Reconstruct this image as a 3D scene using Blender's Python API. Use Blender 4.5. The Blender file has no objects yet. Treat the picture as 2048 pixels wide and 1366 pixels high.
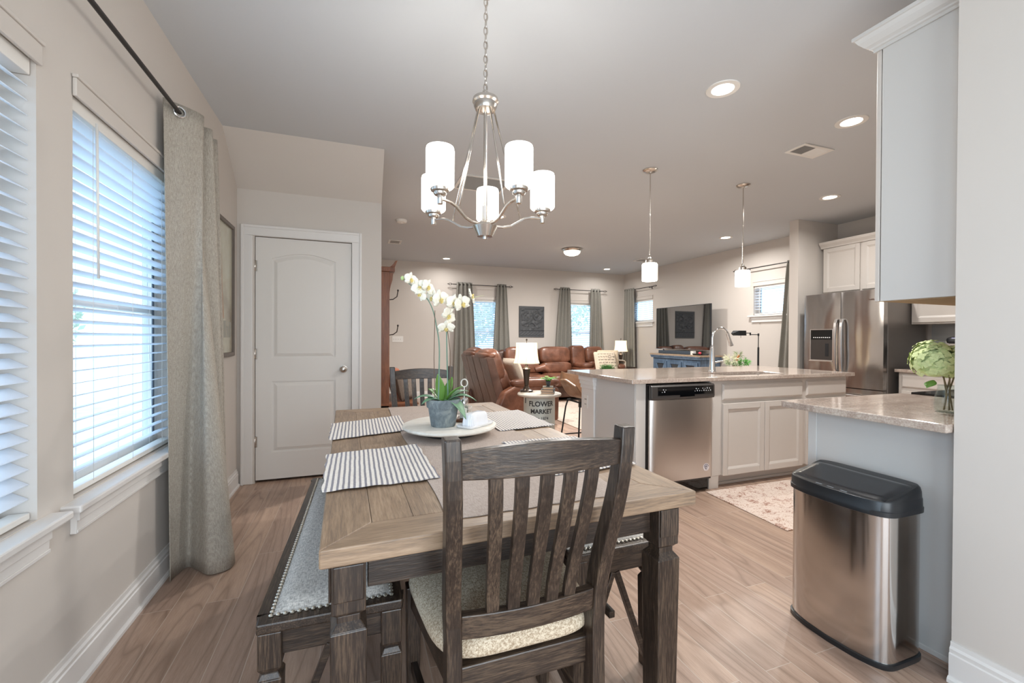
import bpy, bmesh, math, random
from math import sin, cos, pi, radians, sqrt, tan, atan2
from mathutils import Vector, Matrix
random.seed(7)
C = bpy.context.scene.collection
sc = bpy.context.scene

# ------------------------------------------------------------------ camera
F, YAW, PITCH, ROLL, EYE = 859.4, .347286, -.0069732, .0048974, 1.21
fw = Vector((sin(YAW)*cos(PITCH), cos(YAW)*cos(PITCH), sin(PITCH)))
rt = Vector((cos(YAW), -sin(YAW), 0)); up = rt.cross(fw)
r2 = rt*cos(ROLL)+up*sin(ROLL); u2 = -rt*sin(ROLL)+up*cos(ROLL)
cam = bpy.data.cameras.new('camera'); co = bpy.data.objects.new('camera', cam); C.objects.link(co)
m = Matrix((r2, u2, -fw)).transposed().to_4x4(); m.translation = Vector((0, 0, EYE)); co.matrix_world = m
cam.sensor_width = 36; cam.lens = F/2048*36; cam.clip_start = .03; cam.clip_end = 200
sc.camera = co

# ------------------------------------------------------------------ exposure, world, added fill lights
vs = sc.view_settings
sc.display_settings.display_device = 'sRGB'
vs.view_transform = 'Standard'; vs.look = 'None'; vs.gamma = 1; vs.exposure = 0.34; vs.use_curve_mapping = False
cy = sc.cycles
cy.use_denoising = True; cy.max_bounces = 10; cy.diffuse_bounces = 6; cy.glossy_bounces = 5; cy.transmission_bounces = 6
cy.transparent_max_bounces = 12; cy.caustics_reflective = False; cy.caustics_refractive = False
cy.sample_clamp_indirect = 4; cy.blur_glossy = .5
W = bpy.data.worlds.new('world'); sc.world = W; W.use_nodes = True
nt = W.node_tree; bg = nt.nodes['Background']
SKY = 2.6
bg.inputs['Color'].default_value = (.64, .83, 1.0, 1); bg.inputs['Strength'].default_value = SKY

def area(name, loc, rot, sx, sy, power, col, portal=False, spread=None, shape='RECTANGLE'):
    l = bpy.data.lights.new(name, 'AREA'); l.shape = shape; l.size = sx
    if shape == 'RECTANGLE': l.size_y = sy
    l.energy = power; l.color = col
    if spread: l.spread = spread
    if portal: l.cycles.is_portal = True
    o = bpy.data.objects.new(name, l); C.objects.link(o); o.location = loc; o.rotation_euler = rot
    return o
# fill lights added in an invented patio door and side window behind the viewer
area('added_back_fill', (.55, -1.78, 1.15), (pi/2, 0, 0), 2.1, 1.9, 50, (.95, .98, 1.0))
area('added_side_fill', (-.99, -.75, 1.35), (0, -pi/2, 0), 1.35, 1.1, 22, (.60, .80, 1.0))

# ------------------------------------------------------------------ materials
def lin(c):
    if isinstance(c, str):
        c = c.lstrip('#'); c = [int(c[i:i+2], 16)/255 for i in (0, 2, 4)]
    return tuple((x/12.92 if x <= .04045 else ((x+.055)/1.055)**2.4) for x in c[:3])+(1,)
MATS = {}
def base(name):
    m = bpy.data.materials.new(name); m.use_nodes = True
    MATS[name] = m
    return m, m.node_tree.nodes, m.node_tree.links, m.node_tree.nodes['Principled BSDF']
def coords(N, L, scale=(1, 1, 1), kind='Object', rot=(0, 0, 0)):
    t = N.new('ShaderNodeTexCoord'); mp = N.new('ShaderNodeMapping')
    mp.inputs['Scale'].default_value = scale; mp.inputs['Rotation'].default_value = rot
    L.new(t.outputs[kind], mp.inputs['Vector']); return mp.outputs['Vector']
def noise(N, L, vec, scale=5, detail=4, rough=.55, dist=0):
    n = N.new('ShaderNodeTexNoise'); L.new(vec, n.inputs['Vector'])
    n.inputs['Scale'].default_value = scale; n.inputs['Detail'].default_value = detail
    n.inputs['Roughness'].default_value = rough; n.inputs['Distortion'].default_value = dist
    return n.outputs['Fac']
def ramp(N, L, fac, stops):
    r = N.new('ShaderNodeValToRGB'); L.new(fac, r.inputs['Fac'])
    e = r.color_ramp.elements
    while len(e) < len(stops): e.new(.5)
    for i, (p, c) in enumerate(stops): e[i].position = p; e[i].color = lin(c)
    return r.outputs['Color']
def math_(N, L, op, a, b=None):
    n = N.new('ShaderNodeMath'); n.operation = op
    for i, x in enumerate((a, b)):
        if x is None: continue
        if isinstance(x, (int, float)): n.inputs[i].default_value = x
        else: L.new(x, n.inputs[i])
    return n.outputs[0]
def mixc(N, L, fac, a, b, mode='MIX'):
    n = N.new('ShaderNodeMixRGB'); n.blend_type = mode
    for i, x in zip((0, 1, 2), (fac, a, b)):
        if isinstance(x, (int, float)): n.inputs[i].default_value = x
        elif isinstance(x, (str, tuple, list)): n.inputs[i].default_value = lin(x) if isinstance(x, str) else x
        else: L.new(x, n.inputs[i])
    return n.outputs[0]
def bump(N, L, B, h, strength=.2, dist=.01):
    b = N.new('ShaderNodeBump'); b.inputs['Strength'].default_value = strength; b.inputs['Distance'].default_value = dist
    L.new(h, b.inputs['Height']); L.new(b.outputs['Normal'], B.inputs['Normal'])
def plain(name, col, rough=.5, metal=0, var=.04, scale=6, spec=None, bmp=0, bscale=200):
    m, N, L, B = base(name)
    c = lin(col); B.inputs['Roughness'].default_value = rough; B.inputs['Metallic'].default_value = metal
    if spec is not None: B.inputs['Specular IOR Level'].default_value = spec
    v = coords(N, L); f = noise(N, L, v, scale)
    hsv = N.new('ShaderNodeHueSaturation'); hsv.inputs['Color'].default_value = c
    mr = N.new('ShaderNodeMapRange'); mr.inputs['To Min'].default_value = 1-var; mr.inputs['To Max'].default_value = 1+var
    L.new(f, mr.inputs['Value']); L.new(mr.outputs[0], hsv.inputs['Value'])
    L.new(hsv.outputs[0], B.inputs['Base Color'])
    if bmp: bump(N, L, B, noise(N, L, v, bscale, 2), bmp, .002)
    return m
def glow(name, col, strength):
    m, N, L, B = base(name)
    B.inputs['Base Color'].default_value = (.9, .9, .88, 1); B.inputs['Roughness'].default_value = .3
    B.inputs['Emission Color'].default_value = lin(col); B.inputs['Emission Strength'].default_value = strength
    return m
def wood(name, axis, dark, mid, light, rough=.5, streak=18, fine=120, bmp=.25, spec=None):
    """grain runs along the axis 'x', 'y' or 'z' of the object"""
    m, N, L, B = base(name)
    s = [1, 1, 1]; s['xyz'.index(axis)] = .07
    v = coords(N, L, tuple(s))
    a = noise(N, L, v, streak, 5, .6, .6); b = noise(N, L, v, fine, 3, .7)
    f = math_(N, L, 'ADD', math_(N, L, 'MULTIPLY', a, .42), math_(N, L, 'MULTIPLY', b, .58))
    oi = N.new('ShaderNodeObjectInfo'); f = math_(N, L, 'ADD', f, math_(N, L, 'MULTIPLY', math_(N, L, 'SUBTRACT', oi.outputs['Random'], .5), .07))
    c = ramp(N, L, f, [(.36, dark), (.5, mid), (.64, light)])
    L.new(c, B.inputs['Base Color']); B.inputs['Roughness'].default_value = rough
    if spec is not None: B.inputs['Specular IOR Level'].default_value = spec
    bump(N, L, B, b, bmp, .002)
    return m
def fabric(name, c1, c2, scale=420, rough=.9, bmp=.4, blotch=.12, st=.12, lo=.36, hi=.64):
    m, N, L, B = base(name)
    v1 = coords(N, L, (1, st, 1)); v2 = coords(N, L, (st, 1, st))
    a = noise(N, L, v1, scale, 2); b = noise(N, L, v2, scale, 2); d = noise(N, L, coords(N, L), 7, 4)
    f = math_(N, L, 'ADD', math_(N, L, 'MULTIPLY', math_(N, L, 'ADD', a, b), .5), math_(N, L, 'MULTIPLY', math_(N, L, 'SUBTRACT', d, .5), blotch*2))
    L.new(ramp(N, L, f, [(lo, c1), (hi, c2)]), B.inputs['Base Color'])
    B.inputs['Roughness'].default_value = rough; B.inputs['Specular IOR Level'].default_value = .2
    bump(N, L, B, math_(N, L, 'ADD', a, b), bmp, .0015)
    return m
def steel(name, col, axis='x', rough=.26, wav=.05):
    m, N, L, B = base(name)
    s = [1, 1, 1]; s['xyz'.index(axis)] = .01
    v = coords(N, L, tuple(s)); f = noise(N, L, v, 900, 2)
    B.inputs['Metallic'].default_value = 1; B.inputs['Base Color'].default_value = lin(col)
    mr = N.new('ShaderNodeMapRange'); mr.inputs['To Min'].default_value = rough*.85; mr.inputs['To Max'].default_value = rough*1.15
    L.new(f, mr.inputs['Value']); L.new(mr.outputs[0], B.inputs['Roughness'])
    w = noise(N, L, coords(N, L, (1, 1, .35)), 4, 1)
    bump(N, L, B, w, wav, .06)
    return m

wall_m = plain('greige_wall_paint', '#cbc4bd', .85, var=.012, scale=3, spec=.25, bmp=.03, bscale=260)
ceil_m = plain('white_ceiling_paint', '#c6c9cc', .9, var=.01, scale=2, spec=.15)
trim_m = plain('white_trim_paint', '#dcd9d6', .38, var=.01)
door_m = plain('white_door_paint', '#d9d5d0', .45, var=.01, bmp=.04, bscale=180)
cab_m = plain('light_grey_cabinet_paint', '#cbc4bd', .4, var=.012)
panel_m = plain('grey_cabinet_side_panel', '#c8c6c3', .45, var=.015)

def floor_mat():
    m, N, L, B = base('oak_plank_floor')
    v = coords(N, L, (1, 1, 1), 'Object', (0, 0, pi/2))
    br = N.new('ShaderNodeTexBrick'); L.new(v, br.inputs['Vector'])
    br.inputs['Scale'].default_value = 1; br.inputs['Brick Width'].default_value = 1.15; br.inputs['Row Height'].default_value = .128
    br.inputs['Mortar Size'].default_value = .0016; br.inputs['Mortar Smooth'].default_value = .3
    br.inputs['Color1'].default_value = (.15, .15, .15, 1); br.inputs['Color2'].default_value = (.85, .85, .85, 1); br.inputs['Mortar'].default_value = (.5, .5, .5, 1)
    br.offset = .37; br.inputs['Bias'].default_value = 0
    sep = N.new('ShaderNodeSeparateColor'); L.new(br.outputs['Color'], sep.inputs[0])
    g = coords(N, L, (1, .10, 1))
    add = N.new('ShaderNodeVectorMath'); add.operation = 'ADD'; L.new(g, add.inputs[0])
    cmb = N.new('ShaderNodeCombineXYZ'); L.new(math_(N, L, 'MULTIPLY', sep.outputs[0], 7.3), cmb.inputs[0]); L.new(math_(N, L, 'MULTIPLY', sep.outputs[0], 3.1), cmb.inputs[1])
    L.new(cmb.outputs[0], add.inputs[1]); gv = add.outputs[0]
    big = noise(N, L, gv, 9, 3, .5, 1.6)
    cath = N.new('ShaderNodeTexWave'); L.new(gv, cath.inputs['Vector']); cath.inputs['Scale'].default_value = 7; cath.inputs['Distortion'].default_value = 9
    cath.inputs['Detail'].default_value = 2; cath.inputs['Detail Scale'].default_value = .7; cath.bands_direction = 'X'
    fine = noise(N, L, coords(N, L, (1, .05, 1)), 260, 3, .7)
    f = math_(N, L, 'ADD', math_(N, L, 'MULTIPLY', big, .5), math_(N, L, 'ADD', math_(N, L, 'MULTIPLY', cath.outputs['Fac'], .05), math_(N, L, 'MULTIPLY', fine, .45)))
    ct = noise(N, L, gv, 3.4, 2, .45, .35); fr_ = math_(N, L, 'FRACT', math_(N, L, 'MULTIPLY', ct, 17)); ln_ = math_(N, L, 'MULTIPLY', math_(N, L, 'ABSOLUTE', math_(N, L, 'SUBTRACT', fr_, .5)), 2)
    lnm = math_(N, L, 'MULTIPLY', math_(N, L, 'GREATER_THAN', ln_, .0), math_(N, L, 'POWER', ln_, 5))
    col = ramp(N, L, f, [(.3, '#947c6c'), (.46, '#ad9585'), (.58, '#baa292'), (.75, '#c2ab9a')])
    tint = ramp(N, L, sep.outputs[0], [(.1, '#e2dcda'), (.9, '#fffaf4')])
    col = mixc(N, L, math_(N, L, 'MULTIPLY', lnm, math_(N, L, 'ADD', math_(N, L, 'MULTIPLY', fine, .6), .1)), col, '#5f4a3e')
    col = mixc(N, L, 1, col, tint, 'MULTIPLY')
    col = mixc(N, L, math_(N, L, 'MULTIPLY', br.outputs['Fac'], .75), col, '#c0b1a5')
    L.new(col, B.inputs['Base Color'])
    B.inputs['Roughness'].default_value = .33; B.inputs['Specular IOR Level'].default_value = .45
    bump(N, L, B, math_(N, L, 'ADD', fine, math_(N, L, 'MULTIPLY', br.outputs['Fac'], -1.5)), .12, .002)
    return m
floor_m = floor_mat()

def granite():
    m, N, L, B = base('beige_granite')
    v = coords(N, L, (.5, 1.6, 1)); vein = noise(N, L, v, 3.2, 6, .62, 1.2)
    sp = noise(N, L, coords(N, L), 150, 3, .7); sp2 = noise(N, L, coords(N, L), 42, 4, .7)
    f = math_(N, L, 'ADD', math_(N, L, 'MULTIPLY', vein, .34), math_(N, L, 'ADD', math_(N, L, 'MULTIPLY', sp, .38), math_(N, L, 'MULTIPLY', sp2, .28)))
    L.new(ramp(N, L, f, [(.36, '#85766b'), (.45, '#a39287'), (.53, '#b8a99d'), (.62, '#cdc3b9')]), B.inputs['Base Color'])
    B.inputs['Roughness'].default_value = .1; B.inputs['Specular IOR Level'].default_value = .7
    return m
granite_m = granite()
espresso_x = wood('espresso_wood_across', 'x', '#1f1712', '#322720', '#574739', .32, 40, 260, .3)
espresso_y = wood('espresso_wood_lengthwise', 'y', '#1f1712', '#322720', '#574739', .32, 40, 260, .3)
espresso_z = wood('espresso_wood_upright', 'z', '#1f1712', '#322720', '#574739', .32, 40, 260, .3)
def plank_mat(name, axis):
    return wood(name, axis, '#715e4e', '#8d755e', '#a58c73', .42, 16, 190, .25)
oak_y = plank_mat('weathered_oak_lengthwise', 'y'); oak_x = plank_mat('weathered_oak_across', 'x')
seat_m = fabric('tweed_seat_fabric', '#9a856d', '#d6c7b0', 420, bmp=.5, blotch=.02, st=.3, lo=.40, hi=.60)
benchpad_m = fabric('grey_bench_fabric', '#9f9a94', '#d2ccc4', 330, bmp=.3, blotch=.03, st=.25, lo=.4, hi=.6)
curtain_m = fabric('linen_curtain_fabric', '#8f887e', '#b3aca1', 420, bmp=.3, blotch=.04)
curtain2_m = fabric('grey_curtain_fabric', '#7e7c76', '#96938b', 500, bmp=.2, blotch=.05)
runner_m = fabric('taupe_linen_runner', '#a8988e', '#c2b4aa', 380, bmp=.3, blotch=.08)
nickel = steel('brushed_nickel', '#c9c2ba', 'z', .24, 0)
chrome = plain('polished_chrome', '#dcdee0', .07, 1, var=.01)
steel_v = steel('stainless_steel', '#cdc8c4', 'x', .3, .10)
steel_bin = steel('stainless_bin_steel', '#c6c3c0', 'z', .15, .05)
steel_fr = steel('fridge_stainless', '#b0adab', 'x', .2, .5)
black_pl = plain('black_plastic', '#1d1f22', .35, var=.05)
dark_grey = plain('dark_grey_plastic', '#3a3634', .3, var=.05)
blk_gloss = plain('black_gloss', '#08090b', .06, var=.02)
iron = plain('dark_bronze_metal', '#3d3a39', .45, .6, var=.06)
blackm = plain('black_metal', '#1e2124', .5, .3, var=.05)
white_cer = plain('white_ceramic', '#e8e8ea', .15, var=.01)
white_pl = plain('white_plastic', '#e2dfda', .4, var=.01)
def blind_mat():
    m, N, L, B = base('white_blind_slat')
    B.inputs['Base Color'].default_value = lin('#f2f5f9'); B.inputs['Roughness'].default_value = .45
    tr = N.new('ShaderNodeBsdfTranslucent'); tr.inputs['Color'].default_value = lin('#f3f8ff')
    mx = N.new('ShaderNodeMixShader'); mx.inputs[0].default_value = .4
    f = noise(N, L, coords(N, L), 3); L.new(math_(N, L, 'ADD', math_(N, L, 'MULTIPLY', f, .05), .5), mx.inputs[0])
    L.new(B.outputs[0], mx.inputs[1]); L.new(tr.outputs[0], mx.inputs[2]); L.new(mx.outputs[0], N['Material Output'].inputs['Surface'])
    return m
blind_m = blind_mat()
def thin_glass(name, tint='#f4faff', refl=.25):
    m, N, L, B = base(name)
    t = N.new('ShaderNodeBsdfTransparent'); t.inputs['Color'].default_value = lin(tint)
    g = N.new('ShaderNodeBsdfGlossy'); g.inputs['Roughness'].default_value = .03
    fr = N.new('ShaderNodeLayerWeight'); fr.inputs['Blend'].default_value = .5
    fac = math_(N, L, 'ADD', math_(N, L, 'MULTIPLY', math_(N, L, 'POWER', fr.outputs['Facing'], 4), refl), .02)
    mx = N.new('ShaderNodeMixShader'); L.new(fac, mx.inputs[0]); L.new(t.outputs[0], mx.inputs[1]); L.new(g.outputs[0], mx.inputs[2])
    L.new(mx.outputs[0], N['Material Output'].inputs['Surface']); return m
glass_m = thin_glass('window_glass'); jar_m = thin_glass('clear_glass', '#f6faf9', .4)
def leather(name, a, b, c, rough=.34):
    m, N, L, B = base(name)
    v = coords(N, L); f = noise(N, L, v, 3.5, 5, .6, .4)
    L.new(ramp(N, L, f, [(.32, a), (.5, b), (.68, c)]), B.inputs['Base Color'])
    B.inputs['Roughness'].default_value = rough
    bump(N, L, B, math_(N, L, 'ADD', noise(N, L, v, 9, 3), math_(N, L, 'MULTIPLY', noise(N, L, v, 160, 2), .1)), .35, .02)
    return m
leather_m = leather('brown_leather', '#4d2f22', '#6a4331', '#825744')
leather_d = leather('dark_brown_leather', '#453027', '#5a4137', '#6c5247')
leather_t = leather('tan_leather', '#7d5a41', '#957053', '#a98468', .4)
cherry = wood('cherry_wood', 'z', '#4c2a1a', '#6b4028', '#855639', .4, 10, 90, .15)
cherry_y = wood('cherry_wood_lengthwise', 'y', '#4c2a1a', '#6b4028', '#855639', .4, 10, 90, .15)
blue_wood = wood('grey_blue_wood_reflection_tint', 'z', '#3f4f61', '#566b82', '#7489a0', .45, 12, 120, .15)  # weathered grey-blue wood, with the blue window reflection put into its colour
tan_wood = wood('tan_wood_top', 'y', '#8b7763', '#a38e79', '#b7a48f', .4, 12, 120, .15)
def striped(name, c1, c2, period):
    m, N, L, B = base(name)
    t = N.new('ShaderNodeTexCoord'); s = N.new('ShaderNodeSeparateXYZ'); L.new(t.outputs['Object'], s.inputs[0])
    d = math_(N, L, 'ADD', s.outputs[0], math_(N, L, 'MULTIPLY', noise(N, L, coords(N, L), 14, 2), .004))
    fr = math_(N, L, 'FRACT', math_(N, L, 'DIVIDE', d, period))
    st = math_(N, L, 'LESS_THAN', fr, .42)
    w = noise(N, L, coords(N, L, (.2, 1, 1)), 500, 2)
    c1n = ramp(N, L, w, [(.3, c1[0]), (.7, c1[1])]); c2n = ramp(N, L, w, [(.3, c2[0]), (.7, c2[1])])
    L.new(mixc(N, L, st, c1n, c2n), B.inputs['Base Color']); B.inputs['Roughness'].default_value = .9
    B.inputs['Specular IOR Level'].default_value = .15
    bump(N, L, B, w, .4, .001); return m
mat_m = striped('ticking_stripe_cloth', ('#d8d0c6', '#f0eae2'), ('#807d84', '#9a979d'), .0158)
def rug_mat(name, cols, sc_=9):
    m, N, L, B = base(name)
    v = coords(N, L)
    vo = N.new('ShaderNodeTexVoronoi'); L.new(v, vo.inputs['Vector']); vo.inputs['Scale'].default_value = sc_
    a = noise(N, L, v, 26, 5, .7, 1.5); b = noise(N, L, v, 130, 2)
    f = math_(N, L, 'ADD', math_(N, L, 'MULTIPLY', vo.outputs['Distance'], .16), math_(N, L, 'ADD', math_(N, L, 'MULTIPLY', a, .6), math_(N, L, 'MULTIPLY', b, .3)))
    L.new(ramp(N, L, f, cols), B.inputs['Base Color']); B.inputs['Roughness'].default_value = .95
    B.inputs['Specular IOR Level'].default_value = .1
    bump(N, L, B, b, .6, .004); return m
rug_m = rug_mat('faded_persian_rug_pile', [(.40, '#8d6658'), (.47, '#b8998a'), (.53, '#dccdc2'), (.60, '#d8c8bc'), (.66, '#b4917f'), (.72, '#8f6a5c')])
rug2_m = rug_mat('cream_living_rug_pile', [(.36, '#82746a'), (.45, '#a99a8e'), (.54, '#c6b9ad'), (.64, '#b5a599'), (.72, '#8d7f74')], 5)
def pot_mat():
    m, N, L, B = base('grey_cement_pot')
    v = coords(N, L); a = noise(N, L, v, 22, 6, .7, 1); 
    L.new(ramp(N, L, a, [(.3, '#5b6266'), (.5, '#747d80'), (.62, '#8b9290'), (.75, '#a5a49c')]), B.inputs['Base Color'])
    B.inputs['Roughness'].default_value = .8; bump(N, L, B, a, .4, .004); return m
pot_m = pot_mat()
board_m = wood('whitewashed_wood', 'x', '#cdc5b8', '#ddd6ca', '#e8e2d8', .55, 8, 60, .08)
leaf_m = plain('orchid_leaf_green', '#5f8a3c', .35, var=.25, scale=14)
leaf2_m = plain('dusty_leaf_green', '#6f9473', .45, var=.2, scale=14)
fern_m = plain('bright_fern_green', '#57a83c', .6, var=.3, scale=30)
stem_m = plain('orchid_stem_green', '#6d8a78', .5, var=.2)
stake_m = plain('brown_stake', '#6b5646', .7, var=.2)
petal_m = plain('ivory_petal', '#f3eede', .55, var=.05, scale=30)
lip_m = plain('pale_yellow_orchid_lip', '#e3d08a', .5, var=.2, scale=40)
shade_m = glow('lit_opal_glass', '#fffaf4', 3.4)
pshade_m = glow('lit_pendant_glass', '#fff2dc', 3.0)
can_m = glow('lit_downlight_lens', '#fff4e6', 9)
dome_m = glow('lit_dome_glass', '#fff3dc', 3.0)
lamp_m = glow('lit_lamp_shade_cloth', '#fff5dd', .42)
_n = lamp_m.node_tree; _t = _n.nodes.new('ShaderNodeBsdfTranslucent'); _t.inputs['Color'].default_value = lin('#fff3d8'); _x = _n.nodes.new('ShaderNodeMixShader'); _x.inputs[0].default_value = .5
_n.links.new(_n.nodes['Principled BSDF'].outputs[0], _x.inputs[1]); _n.links.new(_t.outputs[0], _x.inputs[2]); _n.links.new(_x.outputs[0], _n.nodes['Material Output'].inputs['Surface'])

# ------------------------------------------------------------------ mesh helpers
class MB:
    def __init__(s): s.v = []; s.f = []; s.sm = []
    def add(s, V, Fc, smooth=False):
        o = len(s.v); s.v += [tuple(p) for p in V]
        for f in Fc: s.f.append([i+o for i in f]); s.sm.append(smooth)
        return s
    def box(s, x0, x1, y0, y1, z0, z1):
        V = [(x, y, z) for z in (z0, z1) for y in (y0, y1) for x in (x0, x1)]
        return s.add(V, [(0, 2, 3, 1), (4, 5, 7, 6), (0, 1, 5, 4), (2, 6, 7, 3), (0, 4, 6, 2), (1, 3, 7, 5)])
    def hull(s, A, B_):
        """two matching polygons joined by sides"""
        n = len(A); V = list(A)+list(B_)
        return s.add(V, [tuple(reversed(range(n))), tuple(range(n, 2*n))]+[(i, (i+1) % n, n+(i+1) % n, n+i) for i in range(n)])
    def bar(s, p0, p1, w, t, upv=(0, 0, 1)):
        p0 = Vector(p0); p1 = Vector(p1); d = (p1-p0).normalized(); u = Vector(upv); a = d.cross(u).normalized(); b = a.cross(d).normalized()
        q = [a*w/2+b*t/2, -a*w/2+b*t/2, -a*w/2-b*t/2, a*w/2-b*t/2]
        return s.hull([p0+k for k in q], [p1+k for k in q])
    def sweep(s, pts, w, t, side=(1, 0, 0)):
        """rectangular section along a polyline; w across SIDE, t across the other way"""
        sd = Vector(side).normalized(); P = [Vector(p) for p in pts]; V = []; n = len(P)
        for i, p in enumerate(P):
            d = (P[min(i+1, n-1)]-P[max(i-1, 0)]).normalized(); b = d.cross(sd).normalized()
            ww = w[i] if isinstance(w, (list, tuple)) else w; tt = t[i] if isinstance(t, (list, tuple)) else t
            for sx, sy in ((1, 1), (-1, 1), (-1, -1), (1, -1)): V.append(p+sd*sx*ww/2+b*sy*tt/2)
        Fc = [(3, 2, 1, 0), tuple(4*(n-1)+k for k in range(4))]
        for i in range(n-1):
            for k in range(4): Fc.append((4*i+k, 4*i+(k+1) % 4, 4*i+4+(k+1) % 4, 4*i+4+k))
        return s.add(V, Fc)
    def tube(s, pts, r, n=8, closed=False):
        P = [Vector(p) for p in pts]; N_ = len(P); V = []
        d0 = (P[1]-P[0]).normalized(); a = d0.orthogonal().normalized()
        for i, p in enumerate(P):
            if closed: d = (P[(i+1) % N_]-P[i-1]).normalized()
            else: d = (P[min(i+1, N_-1)]-P[max(i-1, 0)]).normalized()
            a = (a-d*a.dot(d)).normalized(); b = d.cross(a); rr = r[i] if isinstance(r, (list, tuple)) else r
            for k in range(n): V.append(p+a*cos(2*pi*k/n)*rr+b*sin(2*pi*k/n)*rr)
        Fc = []
        for i in range(N_ if closed else N_-1):
            j = (i+1) % N_
            for k in range(n): Fc.append((i*n+k, i*n+(k+1) % n, j*n+(k+1) % n, j*n+k))
        s.add(V, Fc, True)
        if not closed: s.add(V[:n], [tuple(reversed(range(n)))]); s.add(V[-n:], [tuple(range(n))])
        return s
    def lathe(s, prof, c=(0, 0, 0), n=24, smooth=True, sq=0):
        V = []; Fc = []; cx, cyy, cz = c
        for r, z in prof:
            for k in range(n):
                a = 2*pi*k/n; V.append((cx+r*cos(a), cyy+r*sin(a), cz+z))
        for i in range(len(prof)-1):
            for k in range(n): Fc.append((i*n+k, i*n+(k+1) % n, (i+1)*n+(k+1) % n, (i+1)*n+k))
        s.add(V, Fc, smooth)
        if prof[0][0] > 1e-4: s.add(V[:n], [tuple(reversed(range(n)))])
        if prof[-1][0] > 1e-4: s.add(V[-n:], [tuple(range(n))])
        return s
    def grid(s, fn, nu, nv, cu=False, cv=False, smooth=True):
        V = [fn(i/(nu if cu else nu-1), j/(nv if cv else nv-1)) for i in range(nu) for j in range(nv)]; Fc = []
        for i in range(nu if cu else nu-1):
            for j in range(nv if cv else nv-1):
                a, b = (i+1) % nu, (j+1) % nv
                Fc.append((i*nv+j, a*nv+j, a*nv+b, i*nv+b))
        return s.add(V, Fc, smooth)
    def blob(s, c, r, e=1.0, nu=24, nv=14, M=None):
        """superquadric: e=1 ellipsoid, smaller is boxier"""
        def q(x): return math.copysign(abs(x)**e, x)
        V = []; Fc = []
        for j in range(nv+1):
            ph = -pi/2+pi*j/nv
            for i in range(nu):
                t = 2*pi*i/nu; p = Vector((r[0]*q(cos(ph))*q(cos(t)), r[1]*q(cos(ph))*q(sin(t)), r[2]*q(sin(ph))))
                if M: p = M @ p
                V.append(Vector(c)+p)
        for j in range(nv):
            for i in range(nu): Fc.append((j*nu+i, j*nu+(i+1) % nu, (j+1)*nu+(i+1) % nu, (j+1)*nu+i))
        return s.add(V, Fc, True)
    def prism(s, poly, axis, a, b):
        """polygon in the two other axes (in xyz order) pushed along axis from a to b"""
        k = 'xyz'.index(axis)
        def P(p, w): q = list(p); q.insert(k, w); return q
        A = [P(p, a) for p in poly]; B_ = [P(p, b) for p in poly]
        return s.hull(A, B_)
    def rect_ring(s, x0, x1, z0, z1, y, ins, y2):
        o = [(x0, y, z0), (x1, y, z0), (x1, y, z1), (x0, y, z1)]; i = [(x0+ins, y2, z0+ins), (x1-ins, y2, z0+ins), (x1-ins, y2, z1-ins), (x0+ins, y2, z1-ins)]
        return s.add(o+i, [(k, (k+1) % 4, 4+(k+1) % 4, 4+k) for k in range(4)])
    def build(s, name, mat, parent=None, bevel=0, seg=2, solid=0, subd=0, sharp=40, kind=None, loc=None, label=None):
        me = bpy.data.meshes.new(name); me.from_pydata([tuple(v) for v in s.v], [], s.f)
        bm = bmesh.new(); bm.from_mesh(me)
        for f, k in zip(bm.faces, s.sm): f.smooth = k
        bmesh.ops.remove_doubles(bm, verts=bm.verts, dist=1e-5)
        bmesh.ops.recalc_face_normals(bm, faces=bm.faces)
        for e in bm.edges:
            if len(e.link_faces) == 2 and e.calc_face_angle(0) > radians(sharp): e.smooth = False
        bm.to_mesh(me); bm.free()
        me.materials.append(MATS[mat] if isinstance(mat, str) else mat)
        o = bpy.data.objects.new(name, me); C.objects.link(o)
        if parent: o.parent = parent
        if loc: o.location = loc
        if solid: md = o.modifiers.new('thickness', 'SOLIDIFY'); md.thickness = solid; md.offset = 0
        if bevel: md = o.modifiers.new('bevel', 'BEVEL'); md.width = bevel; md.segments = seg; md.limit_method = 'ANGLE'; md.angle_limit = radians(35)
        if subd: md = o.modifiers.new('smooth', 'SUBSURF'); md.levels = subd; md.render_levels = subd
        if kind: o['kind'] = kind
        if label: o['label'] = label
        return o
def tag(o, label, cat, group=None):
    o['label'] = label; o['category'] = cat
    if group: o['group'] = group
    return o
def thing(name, label, cat, loc=(0, 0, 0), rot=0, group=None):
    o = bpy.data.objects.new(name, None); C.objects.link(o); o.empty_display_size = .1
    o.location = loc; o.rotation_euler = (0, 0, radians(rot)); return tag(o, label, cat, group)
def struct(name, mb, mat, bevel=0, parent=None, label=None):
    o = mb.build(name, mat, parent, bevel)
    if not parent: o['kind'] = 'structure'
    if label: o['label'] = label
    return o
def dup(root, loc, rot, label, group=None):
    r = root.copy(); C.objects.link(r); r.location = loc; r.rotation_euler = (0, 0, radians(rot)); r['label'] = label
    if group: r['group'] = group
    for ch in list(root.children):
        if ch.type == 'LIGHT': continue      # each lamp gets a light of its own
        c = ch.copy(); C.objects.link(c); c.parent = r
        for g in ch.children:
            d = g.copy(); C.objects.link(d); d.parent = c
    return r
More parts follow.
